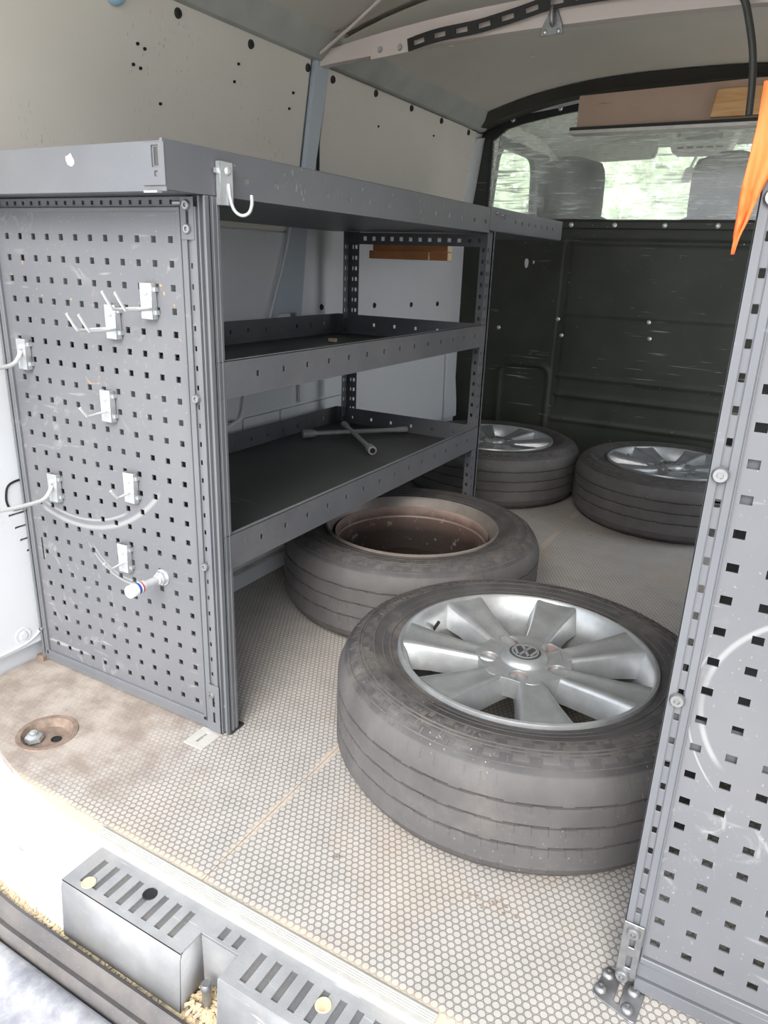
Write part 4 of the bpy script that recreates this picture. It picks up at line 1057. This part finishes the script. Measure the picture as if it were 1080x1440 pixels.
for x, z, lab in ((-1.294, .690, 'large zinc hook at the left edge of the pegboard, upper of the two large ones'), (-1.250, .430, 'large zinc hook with long bent arm at the lower left of the pegboard')):
    t = hook_root(x, z, lab); mk('prong', MB().tube(smooth_path([(0, -.014, .006), (0, -.020, -.006), (-.001, -.034, -.018), (-.004, -.06, -.021), (-.012, -.11, -.021), (-.02, -.15, -.012), (-.02, -.165, .012)], 5), .0042, 10), M_zinc_w, t, smooth=70, local=True)
# hook on the aisle side of the top lip
t = thing('tool_hook', 'zinc J-shaped hook clipped on the corner of the top shelf lip', 'hook', (XA, .936, .985), PI / 2)
m = MB(); m.box(-.0145, .0145, -.0105, -.0085, -.031, .031); m.box(.0128, .0145, -.0105, -.001, -.031, .031); m.box(-.0145, -.0128, -.0105, -.001, -.031, .031); mk('plate', m, M_zinc, t, bevel=.0008, local=True)
mk('lug', MB().box(-.0205, -.0146, -.006, -.003, .014, .021), M_zinc, t, local=True)
mk('screw', MB().lathe([(.0001, -.0145), (.003, -.0145), (.0055, -.0135), (.0065, -.0105)], 12, (0.002, 0, .018), 'y'), M_zinc_w, t, smooth=60, local=True)
mk('prong', MB().tube(smooth_path([(.003, -.0115, .0), (.004, -.0125, -.018), (.008, -.016, -.036), (.016, -.024, -.044), (.024, -.032, -.040), (.027, -.036, -.028), (.027, -.036, -.014)], 5), .0028, 8), M_zinc_w, t, smooth=70, local=True)

# hose coupling
hc = thing('hose_coupling', 'white quick coupling with blue and red rings sticking out of the pegboard', 'coupling', (-.970, YP, .302))
def cyl(name, y0, y1, r, mat, n=20, prof=None): mk(name, MB().lathe(prof or [(.0001, y0), (r, y0), (r, y1), (.0001, y1)], n, (0, 0, 0), 'y'), mat, hc, smooth=40, local=True)
cyl('hex_nut', -.010, 0, .0135, M_zinc, 6); cyl('washer', -.002, .0005, .016, M_zinc)
cyl('stem', -.050, -.010, .0082, M_zinc_w, 20, [(.0001, -.010), (.010, -.010), (.010, -.016), (.0078, -.018), (.0078, -.046), (.0105, -.047), (.0105, -.055), (.0001, -.055)])
cyl('red_ring', -.058, -.055, .0112, M_red_pl); cyl('spacer_ring', -.061, -.058, .0112, M_white_pl); cyl('blue_ring', -.067, -.061, .0112, M_blue_pl)
cyl('sleeve', -.082, -.067, .0118, M_white_pl, 24, [(.0118, -.067), (.0122, -.070), (.0122, -.080), (.0110, -.083), (.0062, -.083), (.0060, -.074), (.0001, -.074)])

# ------------------------------------------------------------------ RIGHT SHELF UNIT
XR = -.057; YR = .772
ru = thing('shelf_unit', 'grey steel shelving unit with perforated end panel at the right edge', 'shelving', (.14, 1.3, 0))
rects = []
colsr = [-.0195 + .0368 * k for k in range(10)]; rowsr = [.5605 + .0364 * k for k in range(-13, 12)]
for c in colsr:
    for z in rowsr:
        if c < .315: rects.append((c - .0058, c + .0058, z - .0048, z + .0048))
pg2 = mk('pegboard', MB().perf(-.0305, .325, .062, .985, rects, .0018, XZ(YR)), M_peg2, ru, 'grey perforated end panel, holes seen close up', smooth=0)
m = MB(); m.box(-.0325, -.0300, YR - .003, YR + .004, .052, .99); m.box(-.0325, .33, YR - .004, YR + .003, .051, .060)
mk('folded_border', m, M_char, pg2, bevel=.001, smooth=0)
mk('bottom_rail', MB().box(-.034, .33, YR - .001, YR + .006, .026, .048), M_char, ru, bevel=.001)
mk('bottom_flange', MB().box(-.034, .33, YR - .004, YR + .010, .004, .024), M_char, ru, bevel=.001)
# near upright: open profile with slotted groove
m = MB(); m.box(XR - .001, XR + .0085, YR - .003, YR - .0005, .075, 1.03); m.box(XR + .0165, XR + .0245, YR - .003, YR - .0005, .075, 1.03)
m.perf(XR, XR + .0245, .03, 1.03, [(XR + .0095, XR + .0150, a, b) for a, b in holes_1d(.09, 1.0, .0315, .0085)], .0015, XZ(YR))
m.box(XR - .001, XR + .001, YR - .003, YR + .035, .03, 1.03)
mk('upright', m, M_char, ru, bevel=.0006, smooth=0)
for z in (.945, .692, .433): mk('screw', screw_mb(XR + .0105, YR - .0035, z, .0085), M_screw, ru, smooth=50)
m = MB().perf(XR - .001, XR + .0235, .022, .108, [(XR + .009, XR + .0155, .070, .088), (XR + .009, XR + .0155, .036, .056)], .002, XZ(YR - .006)); mk('foot_bracket', m, M_screw, ru, 'worn steel foot bracket', bevel=.0006, smooth=0)
mk('screw', screw_mb(XR + .012, YR - .007, .096, .0085), M_screw, ru, smooth=50); mk('screw', screw_mb(XR + .008, YR - .007, .022, .009), M_screw, ru, smooth=50)
pl_ = [(XR - .022, YR - .038), (XR + .032, YR - .038), (XR + .032, YR + .004), (XR - .022, YR + .004)]
pl_ = [(-.079, .737), (-.022, .722), (-.018, .772), (-.070, .788)]
m = MB().prism(rounded(pl_, .006, 3), [rounded([(-.052, .740), (-.045, .738), (-.044, .775), (-.050, .777)], .002, 2)], XY(0), 0, .003)
mk('floor_flange', m, M_screw, ru, 'four-screw floor plate at the foot of the upright', bevel=.0008, smooth=0)
for x, y in ((-.066, .774), (-.070, .749), (-.032, .766), (-.034, .738)):
    mk('screw', MB().lathe([(.0001, .005), (.003, .005), (.0035, .0075), (.0062, .007), (.0085, .0035), (.0085, .003)], 14, (x, y, 0)), M_screw, ru, smooth=50)
for (x, y, sx_, sy_) in ((.30, YR + .003, -1, 1), (XR + .02, 1.98, 1, -1), (.30, 1.98, -1, -1)): lpost(x, y, sx_, sy_, 0, 1.02, par=ru)
for z0, z1 in ((.343, .41), (.66, .72), (.97, 1.03)):
    m = MB().box(XR + .004, .325, YR + .006, 1.98, z0, z0 + .002)
    m.box(XR + .004, XR + .006, YR + .006, 1.98, z0, z1); m.box(.323, .325, YR + .006, 1.98, z0, z1); m.box(XR + .006, .323, YR + .006, YR + .008, z0, z1); m.box(XR + .006, .323, 1.978, 1.98, z0, z1)
    mk('shelf', m, M_char_dark, ru, smooth=0)
# orange cloth tucked over the top of the upright
m = MB(); rows = []
Lp = [(-.0700, 1.035), (-.0700, 1.00), (-.0705, .980), (-.0725, .955), (-.0725, .930), (-.0725, .912), (-.0715, .897)]
Rp = [(-.020, 1.035), (-.034, 1.00), (-.044, .980), (-.0555, .955), (-.062, .930), (-.068, .912), (-.0705, .897)]
for (a, za), (b, zb) in zip(smooth_path(Lp, 4), smooth_path(Rp, 4)):
    rows.append([(a + (b - a) * k / 8, .760 - .003 * math.sin(k * 1.1 + za * 60), za) for k in range(9)])
m.grid(rows)
oc = mk('orange_cloth', m, M_orange, smooth=70); props(oc, 'bright orange cloth draped over the top of the right upright', 'cloth'); md = oc.modifiers.new('s', 'SOLIDIFY'); md.thickness = .002; md.offset = 0
# ------------------------------------------------------------------ WHEELS
TW = .220; RO = .345
def tyre_mb(ro=RO, rb=.232, w=TW, n=144):
    p = []
    side = [(rb - .004, .028), (rb, .012), (rb + .012, .010), (rb + .03, .004), (rb + .05, .0), (ro - .045, .001), (ro - .030, .007), (ro - .018, .0155), (ro - .010, .026), (ro - .005, .038), (ro - .0005, .050)]
    p += side
    g = [.046, .082, .119, .156]
    for z in g: p += [(ro, z - .0028), (ro - .0055, z - .0018), (ro - .0055, z + .0018), (ro, z + .0028)]
    up = [(r, w - z) for r, z in reversed(side)]
    # raised rings on the sidewall
    out = []
    for r, z in up:
        out.append((r, z))
    p += out
    return MB().lathe(p, n)
def groove_notch(ro=RO):
    """small raised lugs bridging into the grooves so that they read as a zigzag"""
    m = MB(); n = 52
    for gi, z in enumerate((.046, .082, .119, .156)):
        for k in range(n):
            a = 2 * PI * (k + .37 * gi) / n; b = a + 2 * PI / n * .42; s = .0028 if k % 2 else -.0028
            P = []
            for t in (a, b):
                for r, zz in ((ro - .005, z + s), (ro + .0001, z + s), (ro + .0001, z + s * .25), (ro - .005, z + s * .25)): P.append((r * math.cos(t), r * math.sin(t), zz))
            m.add(P, [(0, 4, 5, 1), (1, 5, 6, 2), (2, 6, 7, 3), (0, 1, 2, 3), (7, 6, 5, 4)])
    return m
SIDE = [(.228, .028), (.232, .012), (.244, .010), (.262, .004), (.282, .0), (.300, .001), (.315, .007), (.327, .0155), (.335, .026), (.340, .038), (.3445, .050)]
def zs_(r, w=TW):
    for (a, za), (b, zb) in zip(SIDE, SIDE[1:]):
        if a <= r <= b: return w - (za + (zb - za) * (r - a) / (b - a))
    return w - .05
def ring_relief(w=TW):
    m = MB()
    for r0, r1, h in ((.2490, .2510, .0014), (.2630, .2642, .0008), (.2790, .2805, .0012), (.3010, .3024, .0013), (.3065, .3078, .0013), (.3255, .3266, .0010)):
        za, zb = zs_(r0), zs_(r1)
        m.lathe([(r0, za - .002), (r0, za + h), (r1, zb + h - .0003), (r1, zb - .002)], 96)
    return m
def tick_mb(w=TW):
    m = MB(); random.seed(3)
    def blk(a, b, ra, rb_, h=.0010):
        P = []
        for t in (a, b):
            for r in (ra, rb_):
                for q in (-.003, h): P.append((r * math.cos(t), r * math.sin(t), zs_(r) + q))
        m.add(P, [(1, 3, 7, 5), (0, 1, 5, 4), (2, 6, 7, 3), (0, 2, 3, 1), (4, 5, 7, 6)])
    n = 44
    for k in range(n):
        a = 2 * PI * k / n
        blk(a, a + .008, .3085, .3160); blk(a + .05, a + .056, .3160, .3245)
    # bands of moulded blocks (no readable lettering)
    for seg0, seg1 in ((.0, 1.05), (1.6, 2.7), (3.2, 4.4), (4.8, 5.9)):
        a = seg0
        while a < seg1:
            L_ = random.choice((.018, .03, .045)); ra = random.choice((.283, .289)); rb_ = ra + random.choice((.005, .010))
            blk(a, a + L_, ra, rb_); a += L_ + random.choice((.008, .014, .03))
    return m
def spoke_mb(phi, k=7):
    m = MB(); rows = []
    for r, h, zt in ((.040, .0190, .190), (.062, .0195, .1955), (.085, .0205, .1985), (.110, .0230, .2010), (.140, .0268, .2045), (.170, .0308, .2080), (.198, .0355, .2115), (.214, .0390, .2130), (.2285, .0420, .2140)):
        dep = .046 if r > .06 else .022
        fl = .007 + .003 * max(0, (r - .10) / .08) + .012 * max(0, (r - .18) / .045)
        sec = [(-h - fl, zt - dep), (-h - .0038, zt - .008), (-h - .0012, zt - .0022), (-h + .003, zt), (-h * .55, zt - .0022), (0, zt - .0034), (h * .55, zt - .0022), (h - .003, zt), (h + .0012, zt - .0022), (h + .0038, zt - .008), (h + fl, zt - dep), (h * .6, zt - dep - .004), (-h * .6, zt - dep - .004)]
        c, s = math.cos(phi), math.sin(phi)
        rows.append([(r * c - y * s, r * s + y * c, z) for y, z in sec])
    m.grid(rows, closed=True); n = len(rows[0]); m.f += [tuple(range(n)), tuple((len(rows) - 1) * n + i for i in range(n))[::-1]]
    return m
def wheel(name, label, loc, rotz, flip=False, seed=1, dusty=.35, bare=False):
    t = thing('car_wheel', label, 'wheel', (loc[0], loc[1], 0), rotz)
    F = (lambda m: m) if not flip else (lambda m: _flip(m))
    def _flip(m): m.v = [(x, -y, TW - z) for x, y, z in m.v]; m.f = [tuple(reversed(f)) for f in m.f]; return m
    ty = mk('tyre', tyre_mb(), mat_tyre(seed, dusty, .15 if flip else 0), t, smooth=32, local=True)
    mk('tread_lug', groove_notch(), ty.data.materials[0], ty, smooth=0, local=True)['kind'] = 'stuff'
    mk('sidewall_ring', ring_relief(), M_ty_lug, ty, smooth=40, local=True)['kind'] = 'stuff'
    mk('sidewall_block', tick_mb(), M_ty_lug, ty, smooth=0, local=True)['kind'] = 'stuff'
    # rim barrel, lip on top (outer side)
    rim = [(.2345, .196), (.2365, .210), (.2345, .2155), (.2300, .2165), (.2265, .2140), (.2235, .2080), (.2185, .200), (.2130, .186), (.2090, .172), (.2065, .160), (.2060, .152), (.2030, .140), (.2030, .110), (.2020, .060), (.2120, .046), (.2200, .030), (.2260, .012), (.2300, .006), (.2340, .008), (.2350, .022), (.2270, .030), (.2230, .048), (.2080, .070), (.2080, .120), (.2180, .150), (.2240, .180), (.2300, .192)]
    rb = mk('rim', F(MB().lathe(rim, 96, close=True)), M_alloy if not flip else M_rim_back, t, smooth=45, local=True)
    if flip:
        # brown barrel inside, darker with depth, and the back of the spokes deep down
        mk('barrel', F(MB().lathe([(.2075, .030), (.2070, .048), (.2015, .064), (.2015, .140), (.2050, .152), (.2055, .160), (.2080, .172), (.2120, .186), (.2175, .200)][::-1], 96)), M_barrel, t, 'rusty brown barrel inside, darker towards the bottom', smooth=60, local=True)
        mk('filler_disc', F(MB().lathe([(.0001, .176), (.200, .176), (.204, .168), (.200, .165), (.0001, .165)], 48)), M_disc, t, 'dark brown disc added to close the gaps between the spokes', smooth=40, local=True)  # added dark disc, keeps the lit floor from showing between the spokes
    for k in range(7):
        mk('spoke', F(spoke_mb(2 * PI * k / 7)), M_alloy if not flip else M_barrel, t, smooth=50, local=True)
    # hub with five lug pockets
    hubz = .196
    holes = [circ(.066 * math.cos(a), .066 * math.sin(a), .0175, 20) for a in [math.radians(-18) + 2 * PI * i / 5 for i in range(5)]]
    o_ = []
    for i in range(70):
        a = 2 * PI * i / 70; r = .0875 + .003 * math.cos(7 * a); o_.append((r * math.cos(a), r * math.sin(a)))
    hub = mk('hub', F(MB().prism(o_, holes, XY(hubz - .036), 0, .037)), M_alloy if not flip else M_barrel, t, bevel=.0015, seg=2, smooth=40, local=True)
    for a in [math.radians(-18) + 2 * PI * i / 5 for i in range(5)]:
        m = MB()
        c = (.066 * math.cos(a), .066 * math.sin(a), 0)
        m.lathe([(.0001, hubz - .022), (.007, hubz - .022), (.009, hubz - .030), (.0170, hubz - .030), (.0173, hubz - .002), (.0178, hubz - .002), (.0178, hubz - .034)], 18, c)
        mk('lug_seat', F(m), M_rustpink, hub, smooth=40, local=True)
    mk('hub_ring', F(MB().lathe([(.0450, hubz - .004), (.0440, hubz + .003), (.0390, hubz + .009), (.0320, hubz + .0135), (.0290, hubz + .0135), (.0285, hubz + .010), (.0001, hubz + .010)], 40)), M_alloy, hub, smooth=40, local=True)
    if not flip:
        cap = mk('centre_cap', MB().lathe([(.0282, hubz + .010), (.0280, hubz + .0135), (.0262, hubz + .0145), (.0001, hubz + .0148)], 40), M_capdark, t, 'dark centre cap with a silver emblem', smooth=40, local=True)
        e = MB(); zt = hubz + .0148; R_ = .0250
        e.lathe([(R_, zt - .001), (R_, zt + .0006), (R_ - .0032, zt + .0006), (R_ - .0032, zt - .001)], 40)
        def bar(p, q, w=.0050):
            p = Vector(p) * (R_ - .0015); q = Vector(q) * (R_ - .0015); d = (q - p).normalized(); n = Vector((-d.y, d.x)) * w / 2
            P = [p + n, q + n, q - n, p - n]; c, s = math.cos(EMB - rotz), math.sin(EMB - rotz)
            P = [(v.x * c - v.y * s, v.x * s + v.y * c) for v in P]
            e.prism(P, [], XY(zt - .0005), 0, .0013)
        EMB = math.radians(10)
        bar((-.42, .90), (-.02, .16)); bar((.42, .90), (.02, .16))
        bar((-.90, .40), (-.40, -.88)); bar((-.42, -.88), (-.02, -.02)); bar((.02, -.02), (.42, -.88)); bar((.40, -.88), (.90, .40))
        mk('emblem', e, M_alloy_br, cap, smooth=0, local=True)
        a = math.radians(-130)
        mk('valve_stem', MB().tube([(.212 * math.cos(a), .212 * math.sin(a), .175), (.200 * math.cos(a), .200 * math.sin(a), .196)], .0035, 10), M_black, t, smooth=50, local=True)
    return t
M_ty_lug = plain('tyre_rubber_relief', rgb(80, 77, 76), .65, 0, .2, 12, .3, .2, 200, 0, (1, 1, 1, 1), .3, rgb(140, 130, 118))
M_rim_back = plain('stained_rim', rgb(140, 132, 126), .5, .35, .12, 14, .4, .1, 90, 0, (1, 1, 1, 1), .5, rgb(110, 88, 74))
M_rustpink = plain('lug_seat_stain', rgb(156, 136, 130), .5, .4, .15, 40)
M_disc = plain('dark_brown_filler', rgb(56, 46, 43), .8, 0, .2, 9)
M_capdark = plain('dark_cap', rgb(74, 76, 78), .35, .3, .05)
M_alloy_br = plain('emblem_silver', rgb(190, 192, 194), .3, .7, .05)
wheel('car_wheel', 'silver seven-spoke alloy wheel with worn tyre, nearest the camera', (-.338, 1.166), math.radians(-62), False, 1, .35)
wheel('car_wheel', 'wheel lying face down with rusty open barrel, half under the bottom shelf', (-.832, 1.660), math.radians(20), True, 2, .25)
wheel('car_wheel', 'alloy wheel behind the shelving upright, in the far left corner', (-1.035, 2.79), math.radians(-30), False, 3, .12)
wheel('car_wheel', 'alloy wheel against the dark bulkhead, partly behind the right upright', (-.340, 2.81), math.radians(-78), False, 4, .15)

# oil spot of debris on the floor
m = MB()
for _ in range(26):
    x, y = random.gauss(-.235, .02), random.gauss(.80, .006); s = random.uniform(.0015, .004)
    m.add([(x - s, y, .0003), (x, y - s * .6, .0003), (x + s, y, .0004), (x, y + s * .5, .0012)], [(0, 1, 2, 3)])
o = mk('dirt_crumbs', m, M_rust, smooth=0, fix=False); props(o, 'small dark crumbs of dirt on the floor in front of the near wheel', 'dirt', kind='stuff')
